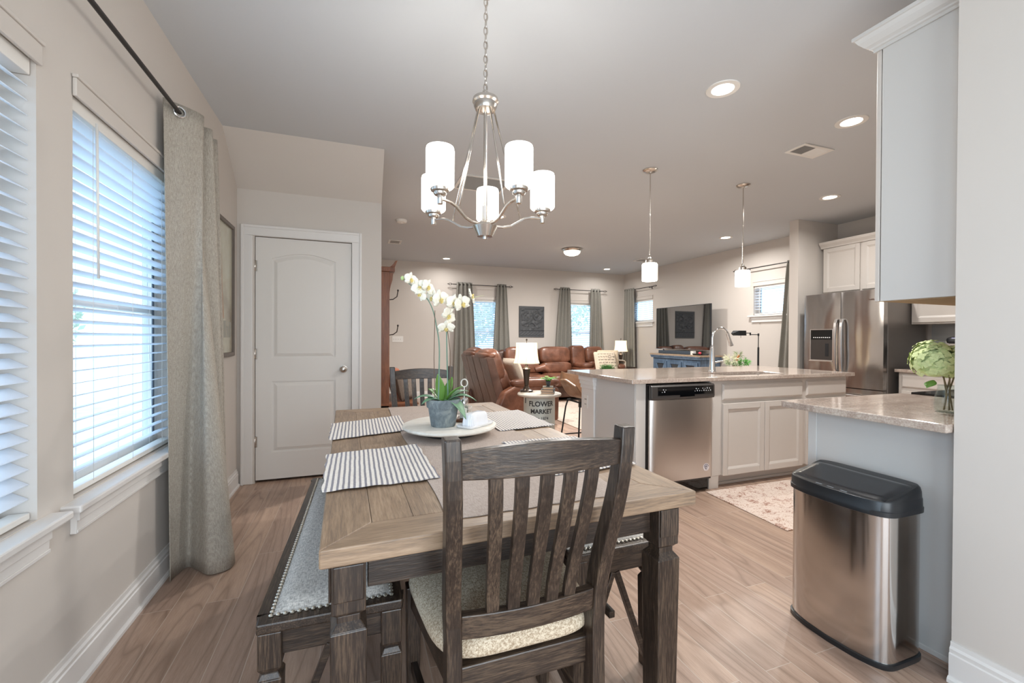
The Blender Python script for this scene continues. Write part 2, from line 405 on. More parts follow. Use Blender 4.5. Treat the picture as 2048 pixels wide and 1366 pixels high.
def text_mesh(txt, size, depth=.0006, offset=0.0):
    cu = bpy.data.curves.new('lettering', 'FONT'); cu.body = txt; cu.size = size; cu.align_x = 'CENTER'; cu.extrude = depth; cu.offset = offset; cu.resolution_u = 3
    o = bpy.data.objects.new('lettering', cu); C.objects.link(o)
    dg = bpy.context.evaluated_depsgraph_get(); dg.update()
    me = o.evaluated_get(dg).to_mesh()
    V = [v.co.copy() for v in me.vertices]; Fc = [tuple(p.vertices) for p in me.polygons]
    o.evaluated_get(dg).to_mesh_clear(); bpy.data.objects.remove(o); bpy.data.curves.remove(cu)
    return V, Fc

# ================================================================== THE ROOM
CEIL = 2.74; LX = -.915; FY = 8.75; TX = 6.0; DY = 4.05; SX = .21
def wall_holes(u0, u1, z0, z1, t0, t1, holes, axis):
    us = sorted({u0, u1, *[h[0] for h in holes], *[h[1] for h in holes]}); zs = sorted({z0, z1, *[h[2] for h in holes], *[h[3] for h in holes]})
    b = MB()
    for i in range(len(us)-1):
        for j in range(len(zs)-1):
            uc, zc = (us[i]+us[i+1])/2, (zs[j]+zs[j+1])/2
            if any(h[0] < uc < h[1] and h[2] < zc < h[3] for h in holes): continue
            if axis == 'y': b.box(t0, t1, us[i], us[i+1], zs[j], zs[j+1])
            else: b.box(us[i], us[i+1], t0, t1, zs[j], zs[j+1])
    return b
struct('floor', MB().box(LX-.15, TX+.15, -1.75, FY+.15, -.08, 0), floor_m)
struct('ceiling', MB().box(LX-.15, TX+.15, -1.75, FY+.15, CEIL, CEIL+.1), ceil_m)
WZ0, WZ1 = .65, 2.045
W1 = (.82, 1.722); W2 = (1.90, 2.80)
struct('wall_left', wall_holes(-1.75, FY, 0, CEIL, LX-.15, LX, [(-1.3, -.2, WZ0, WZ1), (*W1, WZ0, WZ1), (*W2, WZ0, WZ1)], 'y'), wall_m)  # the first opening is unseen, added for the side fill light
struct('wall_closet', wall_holes(LX, SX, 0, CEIL, DY, DY+.11, [(-.79, -.037, 0, 2.045)], 'x'), wall_m)
struct('wall_soffit', MB().prism([(3.645, CEIL), (DY, 2.42), (DY, CEIL)], 'x', LX, SX), wall_m)
struct('wall_hall', MB().box(SX-.11, SX, DY+.11, FY, 0, CEIL), wall_m)
FW1 = (2.08, 2.90, .65, 2.035); FW2 = (4.42, 5.24, .65, 2.035); FD = (-.47+.05, .5, 0, 2.045)
struct('wall_far', wall_holes(LX-.15, TX+.15, 0, CEIL, FY, FY+.15, [FW1, FW2], 'x'), wall_m)
TW1 = (7.68, 8.42, 1.60, 2.10); TW2 = (4.28, 5.18, 1.60, 2.075)
struct('wall_right', wall_holes(-1.75, FY, 0, CEIL, TX, TX+.15, [(*TW1,), (*TW2,)], 'y'), wall_m)
struct('wall_stub', MB().box(5.27, TX, 3.90, 4.02, 0, CEIL), wall_m)
struct('wall_kitchen', MB().box(2.0, TX, .76, .9, 0, CEIL), wall_m)
struct('wall_near', MB().box(2.0, 2.14, -1.75, .76, 0, CEIL), wall_m)
struct('wall_back', wall_holes(LX, 2.0, 0, CEIL, -1.9, -1.75, [(-.6, 1.7, 0, 2.1)], 'x'), wall_m)
t = struct('added_back_frame', MB().box(-.6, -.53, -1.86, -1.79, 0, 2.1).box(1.63, 1.7, -1.86, -1.79, 0, 2.1).box(.515, .585, -1.86, -1.79, 0, 2.1).box(-.53, 1.63, -1.86, -1.79, 2.03, 2.1).box(-.53, 1.63, -1.86, -1.79, 0, .07), trim_m)  # unseen patio door frame, added with its opening for the back fill light
# --- baseboards
BB = [(0, 0), (.028, 0), (.027, .012), (.02, .02), (.016, .021), (.016, .098), (.012, .102), (.013, .116), (.007, .124), (.006, .14), (0, .14)]
def base_y(name, x, y0, y1, sgn): return struct(name, MB().prism([(x+sgn*a, z) for a, z in BB], 'y', y0, y1), trim_m)
def base_x(name, y, x0, x1, sgn): return struct(name, MB().prism([(y+sgn*a, z) for a, z in BB], 'x', x0, x1), trim_m)
base_y('baseboard_left', LX, -1.75, DY-.02, 1)
base_x('baseboard_closet', DY, .05, SX, -1)
base_y('baseboard_near', 2.0, -1.75, .9, -1)
base_x('baseboard_far', FY, .57, TX, -1)
base_y('baseboard_right', TX, 4.02, FY, -1)
base_y('baseboard_stub', 5.27, 3.90, 4.02, -1)
base_y('baseboard_hall', SX, DY+.11, FY, 1)
# --- closet door
d = thing('door_1', 'white two-panel closet door with an arched upper panel', 'door'); d['kind'] = 'structure'
x0, x1 = -.785, -.042; yb, yf = DY+.045, DY+.012
SL, SRR = -.665, -.172   # panel opening
mb = MB().box(x0, x1, yf+.009, yb, .022, 2.04)
mb.box(x0, SL, yf, yf+.009, .022, 2.04).box(SRR, x1, yf, yf+.009, .022, 2.04)
mb.box(SL, SRR, yf, yf+.009, .022, .245).box(SL, SRR, yf, yf+.009, .84, 1.035)
n = 20; arch = [(SL+(SRR-SL)*i/n, 1.868+.052*sin(pi*i/n)) for i in range(n+1)]
mb.prism([(px, pz) for px, pz in arch]+[(SRR, 2.04), (SL, 2.04)], 'y', yf, yf+.009)
slab = mb.build('slab', door_m, d)
def panel_raise(outer, inner, y0, y1):
    b = MB(); k = len(outer); V = [(p[0], y0, p[1]) for p in outer]+[(p[0], y1, p[1]) for p in inner]
    return b.add(V, [(i, (i+1) % k, k+(i+1) % k, k+i) for i in range(k)]+[tuple(range(k, 2*k))])
def shrink(poly, s_):
    cx = sum(p[0] for p in poly)/len(poly); cz = (max(p[1] for p in poly)+min(p[1] for p in poly))/2
    hw = max(p[0] for p in poly)-cx; hh = max(p[1] for p in poly)-cz
    return [(cx+(p[0]-cx)*(hw-s_)/hw, cz+(p[1]-cz)*(hh-s_)/hh) for p in poly]
up_ = [(SL, 1.035), (SRR, 1.035)]+[(a, b) for a, b in reversed(arch)]
lo_ = [(SL, .245), (SRR, .245), (SRR, .84), (SL, .84)]
for P in (up_, lo_):
    panel_raise(shrink(P, .014), shrink(P, .04), yf+.0092, yf+.001).build('panel', door_m, d)
kb = MB().lathe([(.032, 0), (.032, .006), (.012, .01), (.011, .03), (.024, .036), (.029, .048), (.026, .06), (.012, .067), (0, .068)], n=24)
k = kb.build('knob', nickel, d, label='brushed nickel round door knob'); k.location = (-.107, yf, .935); k.rotation_euler = (pi/2, 0, 0)
for z in (.342, 1.072, 1.80):
    MB().tube([(x0-.004, yf-.006, z-.045), (x0-.004, yf-.006, z+.045)], .006, 8).box(x0-.004, x0+.012, yf-.004, yf, z-.044, z+.044).build('hinge', nickel, d)
def casing(name, xa, xb, ztop, y, w=.083):
    b = MB()
    for a, c_ in ((xa-w, xa), (xb, xb+w)):
        b.box(a, c_, y-.014, y, 0, ztop)
        o, i_ = (a, a+.02) if a < xa else (c_-.02, c_)
        b.box(o, i_, y-.022, y-.014, 0, ztop+w-.0)
    b.box(xa-w, xb+w, y-.014, y, ztop, ztop+w); b.box(xa-w+.02, xb+w-.02, y-.022, y-.014, ztop+w-.02, ztop+w)
    return struct(name, b, trim_m, .004)
casing('trim_1', -.803, -.04, 2.047, DY)
# --- front door at the end of the hall (only its casing edge shows)
casing('trim_2', -.35, .485, 2.05, FY)
fd = MB().box(-.35, .485, FY-.01, FY, .01, 2.05).build('door_2', door_m); fd['kind'] = 'structure'

# --- windows
def window_y(n, u0, u1, z0, z1, xin, sgn, sill=True, valance=True, meet=True):
    """window in a wall that runs along y; sgn=+1: the room lies at +x of the wall face xin"""
    o = thing(f'window_{n}', '', 'window'); del o['category']; del o['label']; o['kind'] = 'structure'
    xo = xin-sgn*.10
    def X(b, a0, a1, *r): return b.box(min(xin+sgn*a0, xin+sgn*a1), max(xin+sgn*a0, xin+sgn*a1), *r)
    b = MB(); w = .045
    X(b, -.13, -.085, u0, u0+w, z0, z1); X(b, -.13, -.085, u1-w, u1, z0, z1); X(b, -.13, -.085, u0+w, u1-w, z1-w, z1); X(b, -.13, -.085, u0+w, u1-w, z0, z0+w)
    if meet: X(b, -.13, -.085, u0+w, u1-w, (z0+z1)/2-.02, (z0+z1)/2+.02)
    b.build('window_frame', white_pl, o, .003)
    sf = MB(); X(sf, -.0845, -.080, u1-w-.022, u1-w-.004, z0+w, z1-w); sf.build('screen_frame', plain('slate_screen_frame', '#56606c', .5), o)
    g = MB(); X(g, -.112, -.108, u0+w, u1-w, z0+w, z1-w); g.build('pane', glass_m, o)
    if sill:
        s = MB(); X(s, -.08, .055, u0-.07, u1+.07, z0-.03, z0-.004); s.build('window_sill', trim_m, o, .006)
        a = MB(); X(a, 0, .018, u0-.02, u1+.02, z0-.115, z0-.03); X(a, .018, .026, u0-.02, u1+.02, z0-.07, z0-.03); X(a, .018, .022, u0-.02, u1+.02, z0-.112, z0-.1); a.build('apron', trim_m, o, .003)
    return o
def window_x(n, u0, u1, z0, z1, yin):
    o = thing(f'window_{n}', '', 'window'); del o['category']; del o['label']; o['kind'] = 'structure'
    b = MB(); w = .045
    b.box(u0, u0+w, yin+.085, yin+.13, z0, z1).box(u1-w, u1, yin+.085, yin+.13, z0, z1).box(u0+w, u1-w, yin+.085, yin+.13, z1-w, z1).box(u0+w, u1-w, yin+.085, yin+.13, z0, z0+w)
    b.box(u0+w, u1-w, yin+.085, yin+.13, (z0+z1)/2-.02, (z0+z1)/2+.02); b.build('window_frame', white_pl, o, .003)
    MB().box(u0+w, u1-w, yin+.108, yin+.112, z0+w, z1-w).build('pane', glass_m, o)
    MB().box(u0-.07, u1+.07, yin-.055, yin+.08, z0-.03, z0-.004).build('window_sill', trim_m, o, .006)
    MB().box(u0-.02, u1+.02, yin-.018, yin, z0-.1, z0-.03).build('apron', trim_m, o, .003)
    return o
window_y(1, *W1, WZ0, WZ1, LX, 1); window_y(2, *W2, WZ0, WZ1, LX, 1)
window_x(3, *FW1, FY); window_x(4, *FW2, FY)
window_y(5, *TW1, TX, -1, meet=False); window_y(6, *TW2, TX, -1, meet=False)
def blind(label, axis, u0, u1, z0, z1, face, sgn, tilt=12, pitch=.0445, wand=None, group=None, valance=True):
    """slatted blind hung inside an opening; sgn = direction from the wall face into the room"""
    t = thing('window_blind', label, 'window blind', group=group)
    u0 += .006; u1 -= .006; c_ = face-sgn*.038
    def P(b, a0, a1, ua, ub, za, zb):
        lo, hi = min(a0, a1), max(a0, a1)
        return b.box(lo, hi, ua, ub, za, zb) if axis == 'y' else b.box(ua, ub, lo, hi, za, zb)
    def Q(a, u, z): return (a, u, z) if axis == 'y' else (u, a, z)
    P(MB(), c_-.028, c_+.028, u0, u1, z1-.05, z1-.002).build('headrail', white_pl, t, .003)
    if valance: 
        v = MB(); P(v, face+sgn*.002, face+sgn*.014, u0-.012, u1+.012, z1-.012, z1+.05)
        P(v, face+sgn*.002, face+sgn*.020, u0-.016, u1+.016, z1+.05, z1+.062); v.build('valance', cab_m, t, .003)
    b = MB(); k = 0; z = z1-.07; ta = radians(tilt)
    while z > z0+.05:
        dx, dz = .025*cos(ta)*sgn, .025*sin(ta); th = .0014
        A = [Q(c_+dx, u0, z+dz-th), Q(c_-dx, u0, z-dz-th), Q(c_-dx, u0, z-dz+th), Q(c_+dx, u0, z+dz+th)]
        B_ = [Q(c_+dx, u1, z+dz-th), Q(c_-dx, u1, z-dz-th), Q(c_-dx, u1, z-dz+th), Q(c_+dx, u1, z+dz+th)]
        b.hull(A, B_); z -= pitch
    b.build('slats', blind_m, t)
    P(MB(), c_-.025, c_+.025, u0, u1, z0+.006, z0+.026).build('bottom_rail', white_pl, t, .003)
    for f in (.16, .5, .84):
        cb = MB()
        for dd in (-.026, .026): cb.tube([Q(c_+dd, u0+(u1-u0)*f, z0+.02), Q(c_+dd, u0+(u1-u0)*f, z1-.03)], .0009, 4)
        cb.build('ladder_cord', white_pl, t)
    if wand is not None:
        MB().tube([Q(face+sgn*.012, wand, z1-.05), Q(face+sgn*.014, wand+.004, z1-.62)], .0045, 8).build('wand', white_pl, t)
    return t
blind('white slat blind in the nearer dining window at the photo edge', 'y', *W1, WZ0, WZ1, LX, 1, tilt=-30)
blind('white slat blind with tilt wand in the dining window beside the linen curtain', 'y', *W2, WZ0, WZ1, LX, 1, tilt=10, wand=2.02)
blind('white slat blind in the far window left of the carved panel', 'x', FW1[0], FW1[1], FW1[2], FW1[3], FY, -1, tilt=30)
blind('white slat blind in the far window behind the right end of the sofa', 'x', FW2[0], FW2[1], FW2[2], FW2[3], FY, -1, tilt=14)
blind('small white blind in the high window near the room corner', 'y', TW1[0], TW1[1], TW1[2], TW1[3], TX, -1, tilt=8)
blind('small white blind in the high window beside the fridge wall', 'y', TW2[0], TW2[1], TW2[2], TW2[3], TX, -1, tilt=8, wand=5.05)

# --- outdoors
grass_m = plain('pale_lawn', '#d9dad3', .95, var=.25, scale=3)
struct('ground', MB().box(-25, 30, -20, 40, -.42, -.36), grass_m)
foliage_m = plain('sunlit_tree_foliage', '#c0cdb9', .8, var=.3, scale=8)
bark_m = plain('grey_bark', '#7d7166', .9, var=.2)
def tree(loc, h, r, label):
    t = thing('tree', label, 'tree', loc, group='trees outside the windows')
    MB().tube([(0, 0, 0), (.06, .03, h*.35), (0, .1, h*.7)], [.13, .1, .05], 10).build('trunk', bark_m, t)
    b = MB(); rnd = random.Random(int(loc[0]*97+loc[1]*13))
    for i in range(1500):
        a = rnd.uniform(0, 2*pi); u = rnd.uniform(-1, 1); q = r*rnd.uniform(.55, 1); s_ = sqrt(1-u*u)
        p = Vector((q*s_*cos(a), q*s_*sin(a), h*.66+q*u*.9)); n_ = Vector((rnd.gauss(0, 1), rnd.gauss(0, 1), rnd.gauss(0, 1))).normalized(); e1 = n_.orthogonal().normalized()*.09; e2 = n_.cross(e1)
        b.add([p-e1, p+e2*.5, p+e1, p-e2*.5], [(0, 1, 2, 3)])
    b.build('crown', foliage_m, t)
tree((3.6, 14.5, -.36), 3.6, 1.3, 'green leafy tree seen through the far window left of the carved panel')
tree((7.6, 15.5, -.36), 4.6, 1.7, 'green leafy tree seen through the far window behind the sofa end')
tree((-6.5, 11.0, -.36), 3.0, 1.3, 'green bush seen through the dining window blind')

# ================================================================== CEILING FIXTURES
def downlight(loc, label, power=17, col=(1, .975, .94), first=[None]):
    if first[0] is None:
        t = thing('recessed_light', label, 'ceiling light', loc, 0, 'recessed ceiling lights')
        MB().lathe([(.062, -.001), (.064, -.006), (.094, -.006), (.096, 0), (.096, .002)], n=32).build('trim_ring', white_pl, t)
        MB().lathe([(.0, -.003), (.061, -.003), (.061, .0)], n=32).build('lens', can_m, t)
        first[0] = t
    else: t = dup(first[0], loc, 0, label)
    l = bpy.data.lights.new('downlight_glow', 'AREA'); l.shape = 'DISK'; l.size = .12; l.energy = power; l.color = col; l.spread = radians(165)
    o = bpy.data.objects.new('downlight_glow', l); C.objects.link(o); o.parent = t; o.location = (0, 0, -.008)
for x, y, pw_, lb in [(2.098, 2.04, 20, 'large recessed downlight nearest the viewer, left of the pair above the kitchen'), (3.25, 2.03, 24, 'recessed downlight just left of the grey upper cabinet top'),
                 (4.76, 3.18, 15, 'recessed downlight above the fridge'), (5.2, 4.98, 22, 'recessed downlight behind the right pendant rod'),
                 (5.15, 8.15, 7, 'recessed downlight above the right far window'), (1.62, 8.2, 7, 'recessed downlight above the left end of the far curtain rod'),
                 (1.672, 5.14, 48, 'recessed downlight glimpsed behind the chandelier')]:
    downlight((x, y, CEIL), lb, pw_)

# --- flush dome light
t = thing('dome_light', 'flush dome ceiling light with a nickel rim above the sofa', 'ceiling light', (3.45, 6.55, CEIL))
MB().lathe([(.165, 0), (.172, -.012), (.160, -.035), (.145, -.045), (.142, -.03)], n=32).build('rim', nickel, t)
MB().lathe([(.143, -.04), (.135, -.07), (.11, -.095), (.06, -.112), (0, -.118)], n=32).build('glass_bowl', dome_m, t)
l = bpy.data.lights.new('dome_glow', 'AREA'); l.shape = 'DISK'; l.size = .26; l.energy = 76; l.color = (1, .97, .92)
o = bpy.data.objects.new('dome_glow', l); C.objects.link(o); o.parent = t; o.location = (0, 0, -.125)
# --- smoke detector
t = thing('smoke_detector', 'round white smoke detector on the ceiling left of the chandelier', 'smoke detector', (.546, 5.74, CEIL))
MB().lathe([(.07, 0), (.07, -.012), (.062, -.03), (.04, -.038), (0, -.038)], n=28).build('housing', white_pl, t)
MB().lathe([(.02, -.037), (.02, -.042), (0, -.043)], n=16).build('test_button', white_pl, t)
# --- vents
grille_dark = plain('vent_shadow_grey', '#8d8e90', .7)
def vent(x0, x1, y0, y1, label, slat_axis='y', two_way=False):
    t = thing('ceiling_vent', label, 'vent', ((x0+x1)/2, (y0+y1)/2, CEIL), 0, 'ceiling air vents')
    hx, hy = (x1-x0)/2, (y1-y0)/2; w = .028
    MB().box(-hx, -hx+w, -hy, hy, -.008, 0).box(hx-w, hx, -hy, hy, -.008, 0).box(-hx+w, hx-w, -hy, -hy+w, -.008, 0).box(-hx+w, hx-w, hy-w, hy, -.008, 0).build('frame', white_pl, t, .002)
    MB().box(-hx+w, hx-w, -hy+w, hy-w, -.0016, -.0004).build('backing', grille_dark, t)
    b = MB(); p = .012
    if slat_axis == 'x':
        k = -hy+w+p/2
        while k < hy-w:
            b.hull([(-hx+w, k-.004, -.009), (-hx+w, k+.003, -.002), (-hx+w, k+.004, -.002), (-hx+w, k-.003, -.009)], [(hx-w, k-.004, -.009), (hx-w, k+.003, -.002), (hx-w, k+.004, -.002), (hx-w, k-.003, -.009)]); k += p
    else:
        k = -hx+w+p/2
        while k < hx-w:
            s_ = -1 if (two_way and k > 0) else 1
            b.hull([(k-.004*s_, -hy+w, -.009), (k+.003*s_, -hy+w, -.002), (k+.004*s_, -hy+w, -.002), (k-.003*s_, -hy+w, -.009)], [(k-.004*s_, hy-w, -.009), (k+.003*s_, hy-w, -.002), (k+.004*s_, hy-w, -.002), (k-.003*s_, hy-w, -.009)]); k += p
    b.build('louvers', white_pl, t)
vent(3.27, 3.60, 2.37, 2.55, 'two-way ceiling vent between the recessed lights and the right pendant', two_way=True)
vent(.92, 1.42, 3.92, 4.32, 'large return-air grille on the ceiling behind the chandelier', slat_axis='x')
vent(.47, .67, 6.95, 7.2, 'small ceiling vent left of the orchid above the hall tree')
vent(5.07, 5.34, 6.85, 7.1, 'small ceiling vent behind the left pendant rod', slat_axis='x')

# --- pendants
def pendant(loc, label, first=[None]):
    if first[0]: t = dup(first[0], loc, 0, label)
    else:
        t = thing('pendant_light', label, 'pendant light', loc, 0, 'pendant lights over the island'); first[0] = t
        MB().lathe([(.066, 0), (.066, -.006), (.05, -.018), (.016, -.022), (.012, -.03), (0, -.03)], n=28).build('canopy', nickel, t)
        MB().tube([(0, 0, -.028), (0, 0, -.40)], .0045, 8).tube([(0, 0, -.40), (0, 0, -.412)], .008, 10).tube([(0, 0, -.41), (0, 0, -.79)], .0045, 8).build('rod', nickel, t)
        MB().lathe([(.006, -.775), (.012, -.785), (.014, -.80), (.034, -.815), (.036, -.842), (0, -.842)], n=24).build('socket_cap', nickel, t)
        MB().lathe([(.03, -.842), (.062, -.845), (.068, -.855), (.068, -.995), (.064, -1.003), (.060, -1.0), (.062, -.86), (.03, -.85)], n=28).build('glass_shade', pshade_m, t)
    l = bpy.data.lights.new('pendant_glow', 'POINT'); l.energy = 5; l.color = (1, .93, .82); l.shadow_soft_size = .05
    o = bpy.data.objects.new('pendant_glow', l); C.objects.link(o); o.parent = t; o.location = (0, 0, -1.06)
pendant((2.495, 3.24, CEIL), 'left glass pendant light on a nickel rod above the island')
pendant((3.60, 3.235, CEIL), 'right glass pendant light on a nickel rod above the island')

# --- chandelier
t = thing('chandelier', 'brushed nickel five-arm chandelier with lit white glass shades above the dining table', 'chandelier', (.538, 1.849, CEIL))
def cz(z): return z-CEIL
MB().lathe([(.032, 0), (.032, -.003), (.02, -.007), (.008, -.009), (0, -.009)], n=28).build('canopy', nickel, t)
b = MB(); z = -.02; k = 0
while z > cz(2.315):
    P = []
    for i in range(14):
        a = 2*pi*i/14; P.append((.0085*cos(a) if k % 2 == 0 else 0, 0 if k % 2 == 0 else .0085*cos(a), z-.0165+.0195*sin(a)))
    b.tube(P, .0024, 6, True); z -= .0315; k += 1
b.tube([(.004, 0, -.02), (.003, .002, cz(2.5)), (.004, 0, cz(2.29))], .002, 6)
ch = b.build('chain', nickel, t)
MB().tube([(.013*cos(a), 0, cz(2.298)+.018*sin(a)) for a in [2*pi*i/16 for i in range(16)]], .0032, 6, True).build('hanging_loop', nickel, t)
MB().lathe([(0, cz(2.285)), (.03, cz(2.284)), (.056, cz(2.276)), (.058, cz(2.262)), (.05, cz(2.255)), (.052, cz(2.244)), (.044, cz(2.226)), (.02, cz(2.218)), (0, cz(2.217))], n=36).build('top_cap', nickel, t)
MB().tube([(0, 0, cz(2.225)), (0, 0, cz(1.73))], .0075, 12).tube([(0, 0, cz(1.80)), (0, 0, cz(1.71))], .0125, 14).build('centre_stem', nickel, t)
MB().lathe([(.012, cz(1.735)), (.05, cz(1.715)), (.056, cz(1.708)), (.052, cz(1.70)), (.036, cz(1.668)), (.034, cz(1.664)), (.01, cz(1.663)), (.009, cz(1.652)), (0, cz(1.65))], n=36).build('hub', nickel, t)
RR = .268
for i in range(5):
    a = radians([-148, -76.5, -6, 71, 138][i]); ca, sa = cos(a), sin(a)
    prof = [(.045, 1.712), (.085, 1.712), (.12, 1.720), (.15, 1.738), (.18, 1.756), (.21, 1.764), (.24, 1.765), (RR, 1.764)]
    MB().sweep([(r_*ca, r_*sa, cz(z_)) for r_, z_ in prof], .013, .009, side=(-sa, ca, 0)).build('arm', nickel, t, .002)
    MB().tube([(.04*ca, .04*sa, cz(2.225)), (.165*ca, .165*sa, cz(1.748))], .0042, 8).build('support_rod', nickel, t)
    c0 = (RR*ca, RR*sa, 0)
    MB().lathe([(.010, cz(1.742)), (.0115, cz(1.744)), (.0115, cz(1.775)), (.022, cz(1.777)), (.026, cz(1.782)), (.026, cz(1.79)), (.036, cz(1.793)), (.038, cz(1.798)), (.038, cz(1.81)), (0, cz(1.81))], c0, 24).build('shade_holder', nickel, t)
    sh = MB().lathe([(.02, cz(1.805)), (.05, cz(1.807)), (.056, cz(1.814)), (.0565, cz(1.955)), (.054, cz(1.966)), (.05, cz(1.962)), (.052, cz(1.82)), (.02, cz(1.812))], c0, 28).build('glass_shade', shade_m, t)
    l = bpy.data.lights.new('chandelier_bulb', 'POINT'); l.energy = 1.3; l.color = (1, .95, .87); l.shadow_soft_size = .045
    o = bpy.data.objects.new('chandelier_bulb', l); C.objects.link(o); o.parent = t; o.location = (RR*ca, RR*sa, cz(2.02))

# ================================================================== DINING
TZ = .76
t = thing('dining_table', 'rectangular dining table with a weathered oak plank top and dark legs', 'table', (.415, 1.943, 0), 1.4)
HW, HL = .512, .945; BW = .125
BW = .113; TB = TZ-.042
MB().box(-HW+.02, HW-.02, -HL+.02, HL-.02, TB+.006, TZ-.008).build('tabletop_core', espresso_y, t)
for sgn in (-1, 1):   # mitred end and side boards
    P = [(-HW, sgn*HL), (HW, sgn*HL), (HW-BW, sgn*(HL-BW)), (-HW+BW, sgn*(HL-BW))]
    MB().prism(P, 'z', TB, TZ).build('end_board', oak_x, t, .0035, 3)
    P = [(sgn*HW, HL), (sgn*HW, -HL), (sgn*(HW-BW), -HL+BW), (sgn*(HW-BW), HL-BW)]
    MB().prism(P, 'z', TB, TZ).build('side_board', oak_y, t, .0035, 3)
pw = 2*(HW-BW)/8
for i in range(8):
    xa = -(HW-BW)+i*pw
    MB().box(xa+.0004, xa+pw-.0004, -HL+.0004+BW, HL-.0004-BW, TZ-.02, TZ-.0005).build('plank', oak_y, t, .0014, 2)
AP = .62
for sgn in (-1, 1):
    MB().box(-.41, .41, sgn*.855-.011, sgn*.855+.011, AP, TZ-.043).build('end_apron', espresso_x, t, .002)
    MB().box(sgn*.452-.011, sgn*.452+.011, -.82, .82, AP, TZ-.043).build('side_apron', espresso_y, t, .002)
    for sy in (-1, 1):
        cx, cyy = sgn*.452, sy*.862; h = .037
        b = MB().box(cx-h, cx+h, cyy-h, cyy+h, .585, TZ-.043)
        for (dx, dy) in ((sgn, 0), (0, sy)):
            if dx: b.box(*sorted((cx+dx*h, cx+dx*(h+.006))), cyy-h*.9, cyy+h*.9, .615, TZ-.062).box(*sorted((cx+dx*h, cx+dx*(h+.014))), cyy-h, cyy+h, TZ-.058, TZ-.043)
            else: b.box(cx-h*.9, cx+h*.9, *sorted((cyy+dy*h, cyy+dy*(h+.006))), .615, TZ-.062).box(cx-h, cx+h, *sorted((cyy+dy*h, cyy+dy*(h+.014))), TZ-.058, TZ-.043)
        q = lambda s_, z_: [(cx-s_, cyy-s_, z_), (cx+s_, cyy-s_, z_), (cx+s_, cyy+s_, z_), (cx-s_, cyy+s_, z_)]
        b.hull(q(.026, .575), q(h, .588)); b.hull(q(.026, .562), q(.026, .578)); b.hull(q(.040, .545), q(.026, .562)); b.hull(q(.034, 0), q(.040, .546))
        b.build('leg', espresso_z, t, .003)

def dining_chair(loc, rot, label, first=[None]):
    if first[0]: return dup(first[0], loc, rot, label)
    t = thing('dining_chair', label, 'chair', loc, rot, 'slat-back dining chairs'); first[0] = t
    prof = [(0, -.25), (.2, -.215), (.42, -.205), (.56, -.207), (.64, -.222), (.74, -.254), (.84, -.283), (.92, -.298), (1.003, -.300)]
    def py(z):
        for (z0, y0), (z1, y1) in zip(prof, prof[1:]):
            if z0 <= z <= z1: return y0+(y1-y0)*(z-z0)/(z1-z0)
    fine = [0, .1, .2, .3, .42, .5, .56, .6, .64, .69, .74, .79, .84, .88, .92, .96, .995, 1.003]
    # smooth the post curve
    def sm(z): return sum(py(min(1.003, max(0, z+d))) for d in (-.05, -.025, 0, .025, .05))/5
    def px(z): return .186+(.025*max(0, (z-.5)/.5) if z > .5 else 0)
    for s_ in (-1, 1):
        MB().sweep([(s_*px(z), sm(z), z) for z in fine], .036, [.05 if z < .6 else .05-.012*(z-.6)/.4 for z in fine]).build('back_post', espresso_z, t, .004)
    def bow(x, d): return -d*(1-(x/.2)**2)
    def rail(name, za, zb, d, arch, th, xw):
        n = 14; b = MB(); V = []
        for i in range(n+1):
            x = -xw+2*xw*i/n; u = 1-(x/xw)**2
            ya, yb_ = sm(za)+bow(x, d), sm(zb)+bow(x, d)
            V += [(x, ya-th/2, za), (x, ya+th/2, za), (x, yb_+th/2, zb+arch*u), (x, yb_-th/2, zb+arch*u)]
        Fc = [(0, 1, 2, 3), tuple(4*n+k for k in (3, 2, 1, 0))]
        for i in range(n):
            for k in range(4): Fc.append((4*i+k, 4*i+4+k, 4*i+4+(k+1) % 4, 4*i+(k+1) % 4))
        b.add(V, Fc).build(name, espresso_x, t, .003)
    rail('crest_rail', .914, .972, .026, .016, .024, .195)
    rail('lower_rail', .522, .580, .022, 0, .026, .172)
    for i in range(5):
        u = (i-2)/2; pts = []
        for z in (.575, .62, .66, .70, .75, .80, .85, .89, .925):
            f = (z-.575)/.35; x = u*(.098+.02*f); pts.append((x, sm(z)+bow(x, .024), z))
        MB().sweep(pts, .031, .015).build('slat', espresso_z, t, .002)
    for s_ in (-1, 1):
        MB().sweep([(s_*.225, .205, 0), (s_*.225, .205, .43)], [.036, .046], [.036, .046]).build('front_leg', espresso_z, t, .003)
    MB().hull([(-.185, -.195, .365), (.185, -.195, .365), (.24, .22, .365), (-.24, .22, .365)], [(-.185, -.195, .435), (.185, -.195, .435), (.24, .22, .435), (-.24, .22, .435)]).build('seat_frame', espresso_x, t, .004)
    for s_ in (-1, 1):
        MB().bar((s_*.188, -.205, .18), (s_*.225, .205, .18), .02, .03).build('side_stretcher', espresso_y, t, .002)
    def cush(u, v):   # seat pad outline by angle u, profile v
        a = 2*pi*u; e = .42
        q = lambda x: math.copysign(abs(x)**e, x)
        X, Y = q(cos(a)), q(sin(a)); ph = -pi/2+pi*v; rr = max(cos(ph), 0)**.35; hz = math.copysign(abs(sin(ph))**.8, sin(ph))
        w = .212+.048*(Y*rr+1)/2
        dome = .012*(1-min(1, X*X*rr*rr))*(1 if hz > 0 else 0)
        return (X*rr*w, .012+Y*rr*.218, .468+hz*.036+dome)
    MB().grid(cush, 48, 17, cu=True).build('seat_cushion', seat_m, t)
    return t
dining_chair((.396, 1.178, 0), 0, 'dark slat-back dining chair with a tweed seat, back to the viewer')
dining_chair((.455, 2.86, 0), 181, 'dark slat-back dining chair at the far end of the table')

